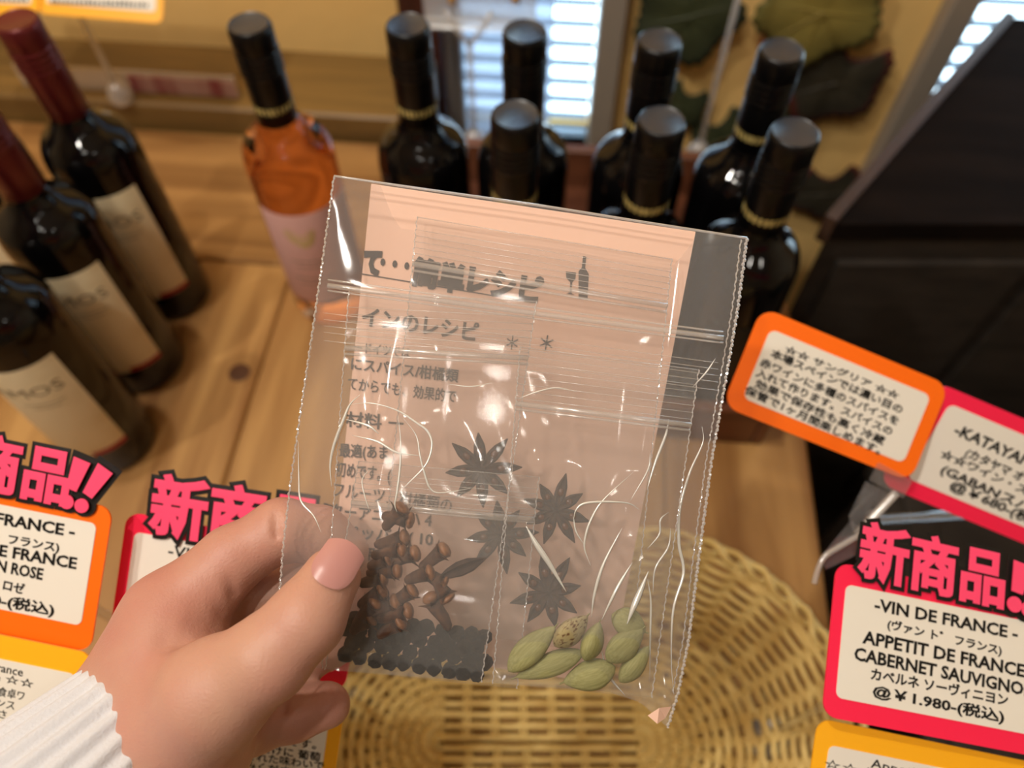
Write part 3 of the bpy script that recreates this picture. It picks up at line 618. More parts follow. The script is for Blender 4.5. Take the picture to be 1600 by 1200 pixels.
# clip arm by the right cards
t = empty('acrylic_clip', atd(1330, 790, .365), 'clear acrylic clip between the tilted cards and the cabernet card', 'clip')
def plate(pts, d, th, m, name, dd=0):
    n = len(pts); ds = d if isinstance(d, (list, tuple)) else [d] * n
    V = [atd(*p, k) for p, k in zip(pts, ds)] + [atd(*p, k + th) for p, k in zip(pts, ds)]
    return mk(name, V, [tuple(range(n)), tuple(reversed(range(n, 2 * n)))] + [(i, n + i, n + (i + 1) % n, (i + 1) % n) for i in range(n)], m, t)
plate([(1352, 752), (1400, 774), (1374, 812), (1332, 832), (1326, 806)], .384, .004, M['acrylic'], 'jaw')
plate([(1330, 812), (1344, 826), (1336, 868), (1290, 890), (1284, 868)], .372, .004, M['acrylic'], 'jaw')
g = MB(); g.add(*tube([atd(*p, .37) for p in smoothcurve([(1345, 835), (1310, 855), (1288, 870), (1278, 890), (1272, 912)], 6)[:, :2]], .0014, 8))
g.add(*tube([atd(*p, .376) for p in smoothcurve([(1400, 770), (1372, 800), (1340, 835)], 6)[:, :2]], .0022, 8))
mk('arm', g.V, g.F, M['acrylic2'], t, smooth=True)
q = atd(1360, 800, .38); q[2] = 0
g = MB(); a = atd(1362, 805, .386); r0 = np.array([.30, .20, 0]); g.add(*tube([a, np.array([a[0] + .02, a[1] + .02, a[2] - .05]), np.array([.385, .2, 1.0]), np.array([.385, .2, .632])], .003, 8))
mk('post', g.V, g.F, M['acrylic'], t, smooth=True)
# ================================================================ THE BAG
D0 = .263
def PO(px, py, mm): return atd(px, py, D0 + mm * .001)
def poly_at(P, t):
    P = np.array(P, float); s = np.r_[0, np.cumsum(np.linalg.norm(np.diff(P, axis=0), axis=1))]; s /= s[-1]
    return np.array([np.interp(t, s, P[:, 0]), np.interp(t, s, P[:, 1])])
def coons(T, B, L, R, nu, nv, off):
    V = []; F = []; c00, c10, c01, c11 = map(np.array, (T[0], T[-1], B[0], B[-1]))
    for j in range(nv + 1):
        v = j / nv
        for i in range(nu + 1):
            u = i / nu
            p = (1 - v) * poly_at(T, u) + v * poly_at(B, u) + (1 - u) * poly_at(L, v) + u * poly_at(R, v) - ((1 - u) * (1 - v) * c00 + u * (1 - v) * c10 + (1 - u) * v * c01 + u * v * c11)
            V.append(PO(p[0], p[1], off(u, v, p)))
    for j in range(nv):
        for i in range(nu): a = j * (nu + 1) + i; F.append((a, a + nu + 1, a + nu + 2, a + 1))
    return V, F
def wrk(p, s, a):
    x, y = p; return a * (math.sin(x * .021 * s + y * .013 + 1.3) * math.sin(y * .017 * s - x * .008) + .5 * math.sin(x * .047 * s - y * .031 + 2) )
bT = [(522, 275), (680, 298), (850, 322), (1000, 346), (1167, 372)]
bB = [(431, 1036), (500, 1044), (640, 1056), (760, 1066), (870, 1074), (950, 1081), (1002, 1098), (1043, 1137)]
bL_ = [(522, 275), (505, 400), (488, 520), (470, 640), (453, 760), (442, 860), (435, 950), (431, 1036)]
bR = [(1167, 372), (1153, 480), (1136, 580), (1112, 720), (1092, 870), (1076, 1000), (1060, 1080), (1043, 1137)]
bag = empty('plastic_bag', PO(800, 1050, 0), 'clear plastic zip bag of mulling spices and a recipe sheet, held up in the hand', 'bag')
pil = lambda u, v: min(1, 5 * min(u, 1 - u)) ** .6 * min(1, .15 + 4 * v, 8 * (1 - v) + .02)
mk('front_film', *coons(bT, bB, bL_, bR, 70, 80, lambda u, v, p: 2 - 12.5 * pil(u, v) * (.35 + .65 * min(1, v * 1.6)) + wrk(p, 1, .30) * min(1, 8 * min(u, 1 - u, 1 - v))), M['film'], bag, smooth=True)
mk('back_film', *coons(bT, bB, bL_, bR, 40, 46, lambda u, v, p: 2.3 + 12.5 * min(1, 6 * min(u, 1 - u)) ** .7 * min(1, 8 * (1 - v) + .02) + wrk(p, .8, .15) * min(1, 8 * min(u, 1 - u, 1 - v))), M['film'], bag, smooth=True)
def seam(P, mm, parent, r=.00042, pitch=6.4, name='side_seam', m=None):
    P = np.array(P, float); L = np.linalg.norm(np.diff(P, axis=0), axis=1).sum(); n = int(L / pitch * 3) + 1
    Q = [poly_at(P, i / n) for i in range(n + 1)]; rr = [r * (.45 if i % 3 == 0 else 1.0) for i in range(n + 1)]
    mk(name, *tube([PO(q[0] + .8 * math.sin(i * .9), q[1], mm) for i, q in enumerate(Q)], rr, 5), m or M['seam'], parent, smooth=False)
def rib(P, mm, r, parent, name='zip_ridge', m=None, taper=False):
    Q = smoothcurve([(x, y, 0) for x, y in P], 8)[:, :2] if len(P) > 2 else np.array([P[0], ((P[0][0] + P[1][0]) / 2, (P[0][1] + P[1][1]) / 2), P[1]], float)
    n = len(Q); rr = [r * (math.sin(math.pi * (i + .6) / (n + .2)) ** .6 if taper else 1) for i in range(n)]
    return tube([PO(q[0], q[1], mm) for q in Q], rr, 6)
seam(bL_, 1.6, bag); seam(bR, 1.6, bag, r=.0006); seam([(x - 9, y + 2) for x, y in bR[:-1]], 1.2, bag, r=.0003)
mk('top_edge', *rib(bT, 1.8, .00045, bag), M['seam'], bag, smooth=True)
g = MB()
for dy, r in ((0, .00035), (9, .0009), (17, .00035)): g.add(*rib([(512, 437 + dy), (800, 476 + dy), (1130, 519 + dy)], -3.4 if r < .0005 else -3.2, r, bag))
mk('zip_ridge', g.V, g.F, M['ridge'], bag, smooth=True)
g = MB()
for dy in (52, 62, 72, 82, 95): g.add(*rib([(506, 437 + dy), (800, 472 + dy), (1122, 515 + dy)], -5.2, .00012, bag))
mk('fine_rib', g.V, g.F, M['ridge'], bag, smooth=True)
# folded tail at the lower right corner: its pinkish reflection is painted as a salmon patch
crs = [[(562, 617), (547, 632), (537, 655), (522, 695), (516, 727), (518, 760)], [(545, 632), (580, 630), (620, 641), (650, 660), (668, 674), (675, 695), (666, 725), (640, 753), (622, 770)],
       [(622, 650), (626, 690), (625, 730), (620, 770), (617, 788), (620, 800)], [(630, 653), (650, 680), (656, 710), (662, 735), (672, 763), (690, 770), (735, 763)],
       [(540, 655), (575, 665), (592, 678)], [(550, 680), (590, 690), (620, 707), (655, 712)], [(577, 733), (566, 750), (570, 775), (578, 800)], [(466, 690), (467, 745), (470, 782), (490, 806), (502, 832)],
       [(990, 737), (942, 782), (922, 815), (914, 842), (914, 860), (923, 884)], [(1016, 708), (1012, 735), (985, 782)], [(1045, 655), (1040, 680), (1024, 722), (1011, 765)],
       [(896, 812), (900, 797), (912, 787), (940, 784), (980, 786), (999, 796)], [(896, 808), (900, 830), (912, 850)],
       [(1097, 667), (1098, 692), (1077, 740), (1062, 797), (1061, 850), (1068, 895), (1052, 953), (1049, 1033), (1053, 1085)],
       [(972, 825), (943, 881), (929, 927), (924, 964)], [(988, 879), (964, 919), (940, 969)], [(1013, 893), (1000, 925), (990, 948), (980, 975)], [(1012, 905), (1017, 940), (1016, 1000), (1015, 1065)],
       [(1048, 825), (1044, 855), (1024, 888), (1020, 927)], [(940, 1017), (951, 1055), (977, 1087)], [(1045, 800), (1032, 812), (1030, 835), (1012, 857)], [(1118, 560), (1103, 582), (1082, 605)],
       [(822, 822), (838, 850), (858, 880), (885, 925)], [(700, 600), (735, 604), (770, 598)], [(900, 612), (870, 606), (840, 612), (812, 622)]]
wd = [1.1, .8, .8, .7, .9, .9, .5, .7, .8, .6, 1.0, .8, .6, 1.1, 1.1, 1.1, 2.2, .7, .7, 1.0, .7, .6, 2.0, .4, .5]
fo = coons  # depth of each painted crease highlight follows the front film
def frontmm(px, py):
    u = (px - 450) / 640; v = (py - 330) / 740; u = min(max(u, .01), .99); v = min(max(v, .01), .97); return 2 - 12.5 * pil(u, v) * (.35 + .65 * min(1, v * 1.6)) + wrk((px, py), 1, .30) - .25
for P, wd_ in zip(crs, wd):
    Q = smoothcurve([(x, y, 0) for x, y in P], 8)[:, :2]; n = len(Q)
    V, F = tube([PO(q[0], q[1], frontmm(*q)) for q in Q], [.00052 * wd_ * max(.15, math.sin(math.pi * (i + .5) / n)) for i in range(n)], 6)
    mk('crease_glare', V, F, M['crease'], bag, smooth=True)
# ---- recipe sheet
pT = [(580, 287), (1087, 362)]; 
fr = Frame((580, 287), (1087, 362), (508, 1004), D0 + .0118, D0 + .0118)
V, F = rrect(fr.W, fr.H, .0003, -.0002, 0); sheet = mk('recipe_sheet', fr.map(V), F, M['paper'], label='salmon-pink recipe sheet printed in grey, inside the clear bag', cat='paper')
IK = M['ink']
for s, a, b, h, bo in (('て', (566, 424), (594, 428), 36, .08), ('・・・', (593, 420), (638, 427), 20, .09), ('簡単', (640, 440), (724, 455), 42, .06), ('レシピ', (728, 452), (845, 472), 40, .065),
                    ('インのレシピ', (564, 506), (746, 532), 28, .032), ('＊', (790, 545), (808, 547), 22, .01), ('＊', (842, 546), (862, 549), 24, .01),
                    ('ードイツでは', (553, 549), (640, 559), 15, .012), ('にスパイス/柑橘類', (548, 576), (716, 596), 19, .022), ('てからでも、効果的で', (543, 607), (712, 628), 19, .014),
                    ('材料 ー', (540, 664), (630, 672), 22, .02), ('最適(あま', (530, 712), (606, 716), 20, .022), ('初めです。(', (524, 742), (610, 752), 22, .022), ('フルーツ…柑橘類の', (520, 774), (705, 800), 22, .014),
                    ('ターアニス( ハ 4', (516, 806), (674, 822), 20, .022), ('クペッパー( 10', (513, 836), (676, 852), 20, .022), ('の予防用!', (512, 866), (590, 876), 20, .022), ('切方', (503, 1010), (540, 1016), 24, .016)):
    fit_text(fr, s, a, b, h, IK, sheet, bold=bo, z=.0004, zs=.02)
g = MB(); a = fr.pix(565, 428, .0003); b = fr.pix(838, 473, .0003); e = (b - a) / np.linalg.norm(b - a); n = np.array([-e[1], e[0]]) * .00022
g.add([(a[0] - n[0], a[1] - n[1], .0003), (b[0] - n[0], b[1] - n[1], .0003), (b[0] + n[0], b[1] + n[1], .0003), (a[0] + n[0], a[1] + n[1], .0003)], [(0, 1, 2, 3)])
mk('rule_line', fr.map(g.V), g.F, IK, sheet)
# wine glass and bottle printed on the sheet
def flat(P, z=.0003): return fr.map([(*fr.pix(x, y, z), z) for x, y in P])
mk('bottle_print', flat([(904, 466), (918, 468), (920, 428), (914, 418), (916, 401), (911, 400), (909, 418), (904, 424)]), [tuple(range(8))], IK, sheet)
mk('glass_print', flat([(884, 424), (900, 426), (899, 436), (894, 441), (893, 458), (898, 461), (885, 459), (890, 457), (891, 441), (885, 435)]), [tuple(range(10))], IK, sheet)
mk('tail_reflection', [PO(1012, 1118, 1), PO(1030, 1106, -1), PO(1049, 1104, 1), PO(1040, 1122, 2), PO(1027, 1131, 0)], [(0, 1, 2, 3, 4)], M['paper'], sheet)  # salmon patch added for the pinkish reflection in the bag's folded tail
# ---- four small zip bags
def small(TL, TR, BLc, BR, m0, m1, zy, label, bulge=1.0, fr_=None):
    c = ((BLc[0] + BR[0]) / 2, (BLc[1] + BR[1]) / 2); o = empty('zip_bag', PO(*c, (m0 + m1) / 2), label, 'bag', 'small zip bags inside the clear bag')
    T, B, L, R = [TL, TR], [BLc, BR], [TL, BLc], [TR, BR]; mid = (m0 + m1) / 2
    e = lambda u, v: min(1, 7 * min(u, 1 - u)) ** .6 * min(1, max(0, (v - .12) * 5), 9 * (1 - v))
    mk('front_film', *coons(T, B, L, R, 36, 44, lambda u, v, p: mid - .15 - (mid - m0) * e(u, v) + wrk(p, 1.6, .35 * bulge) * e(u, v)), M['film2'], o, smooth=True)
    mk('back_film', *coons(T, B, L, R, 14, 16, lambda u, v, p: mid + .15 + (m1 - mid) * e(u, v)), M['film2'], o, smooth=True)
    seam([TL, BLc], mid, o, r=.00026, pitch=6.0); seam([TR, BR], mid, o, r=.00026, pitch=6.0)
    g = MB(); f = lambda v, u: (1 - u) * ((1 - v) * np.array(TL) + v * np.array(BLc)) + u * ((1 - v) * np.array(TR) + v * np.array(BR))
    mm = mid - .6
    g.add(*rib([f(zy, 0), f(zy, 1)], mm, .0010, o)); g.add(*rib([f(zy + .016, 0), f(zy + .016, 1)], mm, .0005, o)); mk('zip_ridge', g.V, g.F, M['ridge'], o, smooth=True)
    g = MB()
    for k in range(6): v = zy * (.28 + .62 * k / 5); g.add(*rib([f(v, 0), f(v, 1)], mid - .4, .00013, o))
    g.add(*rib([f(.002, 0), f(.002, 1)], mid, .00016, o)); mk('fine_rib', g.V, g.F, M['ridge'], o, smooth=True)
    return o
small((545, 455), (838, 470), (503, 1046), (752, 1066), -6.5, -2.0, .150, 'small clear zip bag of cloves at the lower left inside the large bag')
small((813, 541), (1092, 577), (770, 1068), (1018, 1090), -9.3, -1.0, .170, 'small clear zip bag of cardamom pods at the lower right inside the large bag', 1.6)
small((652, 338), (1050, 404), (590, 968), (985, 1030), 4.6, 10.6, .118, 'small clear zip bag of star anise behind the other small bags')
small((560, 720), (842, 745), (508, 1046), (808, 1076), -1.2, 4.2, .20, 'small clear zip bag of black peppercorns low behind the clove bag')
# ---- spices
def basis(P, Q, roll=0.0):
    x = Q - P; L = np.linalg.norm(x); x = x / L; z = -Fv; z = z - x * z.dot(x); z /= np.linalg.norm(z); y = np.cross(z, x)
    c, s = math.cos(roll), math.sin(roll); y2 = y * c + z * s; z2 = np.cross(x, y2); return x, y2, z2, L
def setmat(o, c, x, y, z, s):
    sx, sy, sz = s; o.matrix_world = Matrix(((x[0] * sx, y[0] * sy, z[0] * sz, c[0]), (x[1] * sx, y[1] * sy, z[1] * sz, c[1]), (x[2] * sx, y[2] * sy, z[2] * sz, c[2]), (0, 0, 0, 1)))
# cardamom: ribbed three-sided pod, unit length on x
def pod():
    V = []; F = []; n = 30; m = 20
    for i in range(m + 1):
        t = i / m; x = t - .5; r = math.sin(math.pi * min(1, max(0, t)) ** .9) ** .75 * .5 if 0 < t < 1 else 0
        r = r * (1 - .15 * t) + .012
        for k in range(n):
            a = 2 * math.pi * k / n; rr = r * (1 + .07 * math.cos(3 * a) + .045 * (k % 2)); V.append((x, rr * math.cos(a), rr * math.sin(a)))
    for i in range(m):
        for k in range(n): F.append((i * n + k, i * n + (k + 1) % n, (i + 1) * n + (k + 1) % n, (i + 1) * n + k))
    F += [tuple(reversed(range(n))), tuple(range(m * n, m * n + n))]; return V, F
PV, PF = pod(); me1 = meshdata('pod', PV, PF, M['carda'], True); me2 = meshdata('pod', PV, PF, M['carda2'], True)
SV, SF = tube([(.47, 0, 0), (.53, .01, 0), (.57, .03, .01)], [.035, .03, .02], 6); mes = meshdata('stalk', SV, SF, M['carda'], True)
pods = [((868, 979), (794, 1049), 31, 0, 'green cardamom pod at the left end of the heap, lying diagonally', me1), ((918, 962), (866, 1010), 36, .8, 'brown-mottled cardamom pod on top, second from the left', me2),
        ((806, 1058), (912, 1018), 27, .4, 'long green cardamom pod below the two left ones', me1), ((937, 972), (914, 1033), 32, 1.1, 'short cardamom pod standing upright in the middle of the heap', me1),
        ((880, 1066), (962, 1042), 34, .2, 'green cardamom pod lowest in the middle, touching the bag bottom', me1), ((1005, 982), (948, 1033), 36, .5, 'broad pale cardamom pod at the right of the heap', me1),
        ((1014, 1010), (968, 1066), 24, .9, 'narrow cardamom pod at the lower right end of the heap', me1), ((1009, 988), (956, 960), 32, .1, 'yellowish cardamom pod topmost at the right', me1)]
dep = [-5.2, -6.0, -4.0, -6.4, -4.6, -5.6, -3.8, -4.2]
for (A_, B_, wpx, rl, lab, me), dz in zip(pods, dep):
    P = PO(*B_, dz); Q = PO(*A_, dz); x, y, z, L = basis(P, Q, rl); o = bpy.data.objects.new('cardamom_pod', me); sc.collection.objects.link(o)
    wm = 1.38 * wpx / FPX * D0; setmat(o, (P + Q) / 2, x, y, z, (L, wm, min(wm, .0072))); tag(o, lab, 'cardamom', 'cardamom pods in the small bag')
    s = bpy.data.objects.new('stalk', mes); sc.collection.objects.link(s); s.parent = o
# cloves
def clove_parts():
    V, F = tube([(-.5, 0, 0), (-.42, .01, 0), (-.2, .02, .01), (.05, 0, 0), (.22, 0, 0)], [.04, .075, .095, .11, .13], 9); g = MB(); g.add(V, F); st = (g.V, g.F)
    g = MB()
    for k in range(4):
        a = math.pi / 2 * k + .4; c, s = math.cos(a), math.sin(a)
        g.add([(.20, .10 * c - .06 * s, .10 * s + .06 * c), (.20, .10 * c + .06 * s, .10 * s - .06 * c), (.36, .24 * c, .24 * s), (.24, .05 * c, .05 * s)], [(0, 1, 2), (1, 3, 2), (3, 0, 2), (0, 3, 1)])
    sep = (g.V, g.F); V, F = lathe([(.0001, -.14), (.07, -.12), (.125, -.05), (.14, .02), (.11, .10), (.05, .14), (.0001, .15)], 12); hd = ([(z + .36, x, y) for x, y, z in V], F); return st, sep, hd
cp = clove_parts(); mst = meshdata('stem', *cp[0], M['clove'], True); msp = meshdata('sepal', *cp[1], M['clove']); mhd = meshdata('bud', *cp[2], M['clovehead'], True)
cl = [((633, 788), (600, 828)), ((648, 814), (596, 806)), ((640, 838), (585, 852)), ((636, 856), (580, 868)), ((657, 862), (600, 880)), ((701, 854), (655, 888)), ((679, 892), (632, 908)), ((629, 890), (572, 896)),
      ((699, 914), (664, 898)), ((703, 940), (676, 902)), ((604, 918), (560, 948)), ((627, 937), (566, 962)), ((646, 952), (588, 968)), ((668, 926), (702, 985)), ((606, 900), (560, 912)), ((592, 935), (552, 978)), ((650, 918), (612, 946)), ((585, 962), (548, 990)), ((632, 968), (590, 996)), ((612, 870), (575, 888))]
for i, (A_, B_) in enumerate(cl):
    dz = -4.1 + (i % 3) * .5 - .6; P = PO(*B_, dz); Q = PO(*A_, dz - .3); x, y, z, L = basis(P, Q, i * .7); o = bpy.data.objects.new('clove', mst); sc.collection.objects.link(o)
    setmat(o, (P + Q) / 2, x, y, z, (L * .98,) + (.0215,) * 2); CLL = {0: 'topmost clove of the heap, its round bud on the highest point', 1: 'second clove from the top, bud facing right', 5: 'clove at the upper right of the heap, bud pointing up', 8: 'clove with a pale bud just below the dark husk', 9: 'clove bud lowest on the right side of the heap, beside the hanging clove', 13: 'dark clove hanging down steeply at the right, stem over the peppercorns', 18: 'lowest clove, lying over the upper rows of peppercorns'}
    tag(o, CLL.get(i, 'brown clove tangled in the dense middle of the heap beside the thumb'), 'clove', 'cloves in the small left bag')
    for me, nm in ((msp, 'sepal'), (mhd, 'bud')):
        c = bpy.data.objects.new(nm, me); sc.collection.objects.link(c); c.parent = o
# peppercorns
bm = bmesh.new(); bmesh.ops.create_icosphere(bm, subdivisions=3, radius=1)
for v in bm.verts: n = v.co; v.co *= 1 + .05 * math.sin(9 * n.x + 7 * n.y) + .05 * math.sin(11 * n.z - 8 * n.x) + .03 * math.sin(21 * n.y + 15 * n.z)
pme = bpy.data.meshes.new('peppercorn'); bm.to_mesh(pme); bm.free(); pme.materials.append(M['pepper'])
k = 0
for rI, (n0, dx, y0) in enumerate(((11, 0, 0), (11, 9, -20), (11, 0, -40), (10, 12, -58), (4, 120, -4))):
    for i in range(n0):
        px = 541 + i * 22.8 + dx * (rI < 4) + random.uniform(-2, 2); py = 1024 + i * 3.3 + y0 + random.uniform(-2.5, 2.5)
        if rI == 4: px = 560 + i * 60; py = 1000 + i * 8
        if px > 760: continue
        r = (12.6 + random.uniform(-1, 1)) / FPX * D0; o = bpy.data.objects.new('peppercorn', pme); sc.collection.objects.link(o)
        o.location = PO(px, py, 1.6 + (.9 if rI % 2 else -.2) + (2 if rI == 4 else 0)); o.scale = (r,) * 3; o.rotation_euler = [random.uniform(0, 6) for _ in range(3)]
        tag(o, 'round black peppercorn at the bottom of the small pepper bag', 'peppercorn', 'peppercorns in the small bag')
# star anise
def carpel():
    sec = [(0, .03, .05), (.18, .10, .16), (.42, .145, .24), (.66, .13, .21), (.85, .065, .12), (1.0, .012, .03)]; V = []; F = []
    for x, w_, h in sec: V += [(x, 0, -h * .6), (x, -w_ * .9, -h * .1), (x, -w_ * .55, h * .4), (x, -w_ * .12, h * .05), (x, w_ * .12, h * .05), (x, w_ * .55, h * .4), (x, w_ * .9, -h * .1)]
    n = 7
    for i in range(len(sec) - 1):
        for k_ in range(n): F.append((i * n + k_, i * n + (k_ + 1) % n, (i + 1) * n + (k_ + 1) % n, (i + 1) * n + k_))
    F += [tuple(reversed(range(n))), tuple(range(len(V) - n, len(V)))]; return V, F
cV, cF = carpel(); cme = meshdata('carpel', cV, cF, M['anise']); V, F = lathe([(.0001, -.06), (.05, -.05), (.07, 0), (.05, .05), (.0001, .06)], 10); sme = meshdata('seed', [(.5 + x * 1.6, y, z + .09) for x, y, z in V], F, M['seed'], True)
V, F = lathe([(.0001, -.12), (.09, -.08), (.10, .02), (.0001, .07)], 12); hme = meshdata('hub', V, F, M['anise'], True)
for (px, py), R_, rot, dz, lab in (((752, 733), 62, 1.62, 7.6, 'star anise uppermost in the bag, one point straight up'), ((868, 797), 58, .5, 7.6, 'star anise right of the middle, seen through the cardamom bag'),
                             ((857, 926), 62, .2, 7.4, 'star anise just above the cardamom pods'), ((783, 835), 60, .9, 8.2, 'star anise in the middle between the cloves and the cardamom bag')):
    o = bpy.data.objects.new('star_anise', hme); sc.collection.objects.link(o); x, y, z, L = basis(PO(px, py, dz), PO(px + 10, py, dz)); s = R_ / FPX * D0
    setmat(o, PO(px, py, dz), x, y, z, (s, s, s * .62)); tag(o, lab, 'star anise', 'star anise in the small rear bag')
    for k in range(8):
        c = bpy.data.objects.new('carpel', cme); sc.collection.objects.link(c); c.parent = o; c.rotation_euler = (0, -.05, rot + k * math.pi / 4 + random.uniform(-.06, .06)); f = random.uniform(.82, 1.08); c.scale = (f, 1.25, 1)
        d = bpy.data.objects.new('seed', sme); sc.collection.objects.link(d); d.parent = c
# a loose dark boat-shaped husk among the cloves
P = PO(688, 902, -4.6); Q = PO(760, 872, -4.6); x, y, z, L = basis(P, Q, .3); o = bpy.data.objects.new('anise_husk', cme); sc.collection.objects.link(o); setmat(o, P, x, y, z, (L, L * 1.35, L * .5)); tag(o, 'loose dark boat-shaped husk right of the cloves', 'husk')
# ================================================================ THE HAND
def C3(px, py, d): return np.array([(px - 800) / FPX * d, -(py - 600) / FPX * d, -d])
def cam2world(V): V = np.array(V); return CAM + np.outer(V[:, 0], Rv) + np.outer(V[:, 1], Uv) + np.outer(-V[:, 2], Fv)
chains = {
 'thumb': [((250, 1160), .256, 82), ((335, 1085), .243, 86), ((418, 1028), .238, 66), ((478, 968), .240, 58), ((518, 902), .2465, 46)],
 'index': [((180, 1125), .264, 86), ((268, 968), .272, 76), ((362, 874), .277, 50), ((440, 828), .281, 47), ((500, 836), .287, 43), ((540, 862), .290, 36)],
 'middle': [((200, 1155), .272, 86), ((290, 1010), .292, 60), ((400, 935), .297, 47), ((485, 915), .297, 43), ((540, 935), .297, 36)],
 'ring': [((225, 1172), .274, 80), ((320, 1075), .300, 52), ((410, 1030), .306, 42), ((480, 1020), .304, 38), ((520, 1010), .300, 33)],
 'little': [((245, 1190), .272, 84), ((330, 1130), .292, 56), ((400, 1128), .292, 44), ((460, 1116), .291, 39), ((512, 1102), .290, 35)],
 'heel': [((170, 1210), .266, 86), ((275, 1145), .2585, 94), ((305, 1170), .262, 86)],
 'web': [((255, 1040), .260, 74), ((310, 1050), .264, 52)],
 'wrist': [((80, 1310), .250, 88), ((190, 1185), .265, 88)],
}
h = .00095
allp = np.array([C3(*p, d) for ch in chains.values() for p, d, r in ch]); lo = allp.min(0) - .027; hi = allp.max(0) + .027
lo[1] = max(lo[1], C3(0, 1420, .26)[1])
ax = [np.arange(lo[k], hi[k], h) for k in range(3)]; G3 = np.meshgrid(*ax, indexing='ij'); X = np.stack([g.astype(np.float32) for g in G3], -1); shp = X.shape[:3]; X = X.reshape(-1, 3)
def roundcone(a, b, ra, rb):
    ab = b - a; t = np.clip((X - a) @ ab.astype(np.float32) / ab.dot(ab), 0, 1); q = X - a - t[:, None] * ab.astype(np.float32)
    return np.sqrt((q * q).sum(1)) - (ra + (rb - ra) * t)
def smin(a, b, k): hh = np.clip(.5 + .5 * (b - a) / k, 0, 1); return b * (1 - hh) + a * hh - k * hh * (1 - hh)
S = None
for nm, ch in chains.items():
    D = None; pts = [(C3(*p, d), r / FPX * d) for p, d, r in ch]
    for (a, ra), (b, rb) in zip(pts, pts[1:]):
        c = roundcone(a.astype(np.float32), b.astype(np.float32), ra, rb); D = c if D is None else smin(D, c, .004)
    S = D if S is None else smin(S, D, {'heel': .018, 'web': .012, 'wrist': .02}.get(nm, .0065))
def groove(pts, depth, sig):
    global S
    P = [C3(*p, d) for p, d in pts]; m = None
    for a, b in zip(P, P[1:]):
        c = roundcone(a.astype(np.float32), b.astype(np.float32), 0, 0); m = c if m is None else np.minimum(m, c)
    S = S + depth * np.exp(-(m / sig) ** 2)
groove([((430, 790), .272), ((432, 830), .270), ((438, 872), .276)], .0018, .0015)      # index middle-joint crease
groove([((330, 870), .262), ((352, 895), .262), ((368, 930), .268)], .0021, .0016)      # index base crease
groove([((300, 912), .258), ((330, 935), .260), ((352, 962), .266)], .0015, .0016)
groove([((428, 928), .228), ((450, 952), .224), ((470, 985), .224)], .0012, .0011)      # thumb joint folds
groove([((436, 920), .229), ((462, 948), .225), ((482, 972), .226)], .0012, .0011)
groove([((262, 1000), .247), ((300, 1002), .248), ((345, 985), .254)], .0016, .0042)   # palm hollow
groove([((440, 1085), .284), ((446, 1110), .283), ((452, 1150), .286)], .0016, .0013)   # little finger crease
S = S.reshape(shp)
def surfnets(S):
    s = S < 0; nx, ny, nz = S.shape
    c = [(i, j, k) for i in (0, 1) for j in (0, 1) for k in (0, 1)]
    sub = lambda A, o: A[o[0]:nx - 1 + o[0], o[1]:ny - 1 + o[1], o[2]:nz - 1 + o[2]]
    tot = sum(sub(s, o).astype(np.int8) for o in c); act = (tot > 0) & (tot < 8); idx = np.full(act.shape, -1, np.int64); I = np.argwhere(act); idx[act] = np.arange(len(I))
    acc = np.zeros((len(I), 3)); cnt = np.zeros(len(I)); vals = {o: sub(S, o)[act] for o in c}
    for a in c:
        for k in range(3):
            if a[k] == 0:
                b = tuple(1 if m == k else a[m] for m in range(3)); va, vb = vals[a], vals[b]; cr = (va < 0) != (vb < 0)
                t = np.where(cr, va / (va - vb + 1e-20), 0); p = np.array(a, float) + t[:, None] * (np.array(b) - np.array(a)); acc += p * cr[:, None]; cnt += cr
    V = I + acc / cnt[:, None]; F = []
    for k in range(3):
        u, v = [(1, 2), (2, 0), (0, 1)][k]
        sl0 = [slice(None)] * 3; sl1 = [slice(None)] * 3; sl0[k] = slice(0, -1); sl1[k] = slice(1, None)
        a = s[tuple(sl0)]; b = s[tuple(sl1)]; E = np.argwhere(a != b); E = E[(E[:, u] > 0) & (E[:, v] > 0) & (E[:, u] < S.shape[u] - 1) & (E[:, v] < S.shape[v] - 1)]
        fl = a[tuple(E.T)]
        def g(du, dv): Q = E.copy(); Q[:, u] -= du; Q[:, v] -= dv; return idx[tuple(Q.T)]
        q = np.stack([g(1, 1), g(0, 1), g(0, 0), g(1, 0)], 1); q[~fl] = q[~fl][:, ::-1]; F.append(q)
    return V, np.vstack(F)
V, F = surfnets(S); V = V * h + lo
# light smoothing
nb = np.zeros_like(V); ct = np.zeros(len(V))
for _ in range(3):
    nb[:] = 0; ct[:] = 0
    for a, b in ((0, 1), (1, 2), (2, 3), (3, 0)):
        np.add.at(nb, F[:, a], V[F[:, b]]); np.add.at(ct, F[:, a], 1); np.add.at(nb, F[:, b], V[F[:, a]]); np.add.at(ct, F[:, b], 1)
    V = V + .5 * (nb / np.maximum(ct, 1)[:, None] - V)
wr = cam2world([C3(190, 1150, .255)])[0]
person = empty('person', wr, 'hand in a white ribbed knit cuff holding the clear bag between thumb and forefinger', 'person')
mk('hand', cam2world(V), F, M['skin'], person, smooth=True)
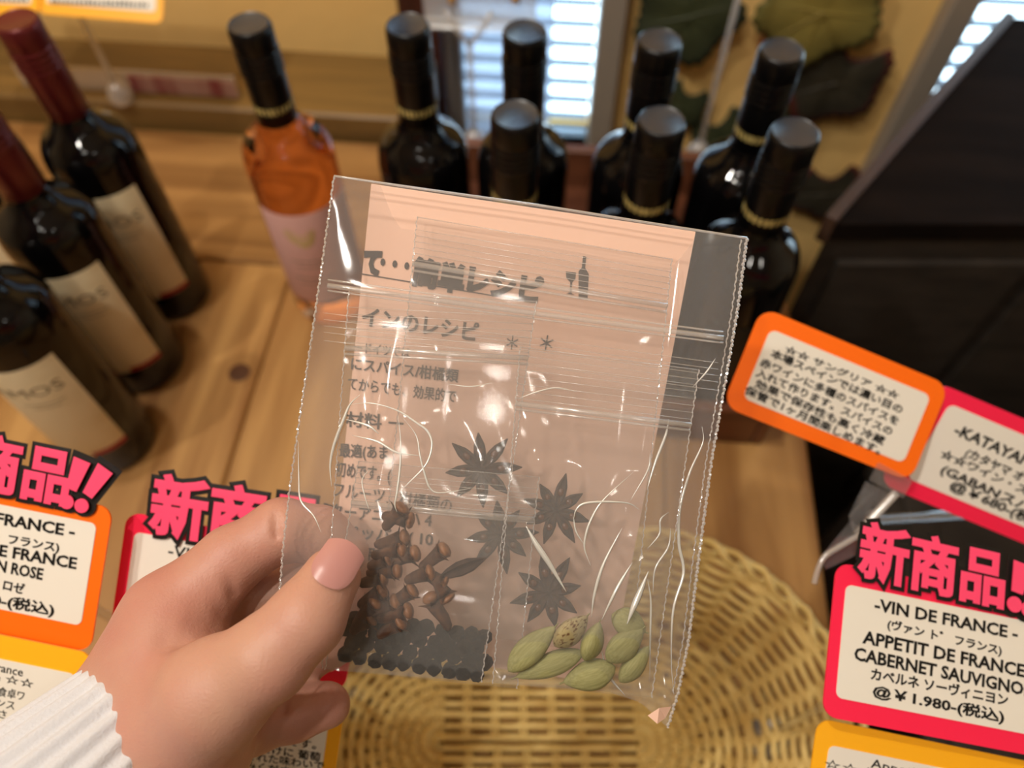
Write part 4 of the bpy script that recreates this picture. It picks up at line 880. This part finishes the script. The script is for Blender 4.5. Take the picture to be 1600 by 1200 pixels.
# thumbnail, bent over the thumb tip
A = C3(478, 968, .240); B = C3(518, 902, .2465); axd = (B - A) / np.linalg.norm(B - A); view = np.array([0, 0, 1.0]) + .35 * np.array([.75, .65, 0]) * 0; nz_ = view - axd * view.dot(axd); nz_ /= np.linalg.norm(nz_); side = np.cross(axd, nz_)
V = []; F = []; nu, nv = 16, 18; Lc = np.linalg.norm(B - A)
for j in range(nv + 1):
    v = j / nv
    for i in range(nu + 1):
        u = i / nu * 2 - 1
        s = -.0035 + v * .0145; wv = .0072 * (1 - .10 * v) * (1 - (.35 * (1 - v) ** 6)) ; s += (-.0012 if v < .5 else .0) * (1 - u * u) * (1 - v) - (.0022 * u * u * v if v > 0 else 0)
        x = u * wv; t = s; Rn = .0108 - .0012 * max(0, t / .011)
        if t > .003: Rn -= (t - .003) ** 2 * 14
        zz = math.sqrt(max(Rn * Rn - x * x * .85, 1e-8)) + .00035
        cc = B + axd * t
        V.append(cc + side * x + nz_ * (zz - .0002 * (abs(u) > .97)))
for j in range(nv):
    for i in range(nu): a = j * (nu + 1) + i; F.append((a, a + 1, a + nu + 2, a + nu + 1))
mk('thumbnail', cam2world(V), F, M['nail'], person, smooth=True)
# ribbed sleeve
E0 = C3(242, 1150, .262); E1 = C3(-60, 1450, .222); E2 = C3(-420, 1900, .190); V = []; F = []; n = 384; path = smoothcurve([E0, (E0 + E1) / 2, E1, (E1 + E2) / 2, E2], 7)
T = E1 - E0; T /= np.linalg.norm(T); a1 = np.cross(T, [0, 0, 1.0]); a1 /= np.linalg.norm(a1); a2 = np.cross(T, a1)
rings = [(E0 + T * .012, .0296, 0), (E0 - T * .0002, .0302, 0), (E0 - T * .0012, .0312, .06), (E0 - T * .0008, .0322, .12), (E0 + T * .0006, .0329, .25), (E0 + T * .0040, .0333, .8)] + [(p, .0332 + .010 * min(1, i / 12), 1) for i, p in enumerate(path[1:])]
for p, r, am in rings:
    for k in range(n):
        a = 2 * math.pi * k / n; rr = r * 1.0 + am * .0009 * math.cos(a * 32); V.append(p + a1 * rr * math.cos(a) * 1.0 + a2 * rr * math.sin(a) * .86)
for i in range(len(rings) - 1):
    for k in range(n): F.append((i * n + k, i * n + (k + 1) % n, (i + 1) * n + (k + 1) % n, (i + 1) * n + k))
mk('sleeve', cam2world(V), F, M['knit'], person, smooth=True, label='white ribbed knit cuff')
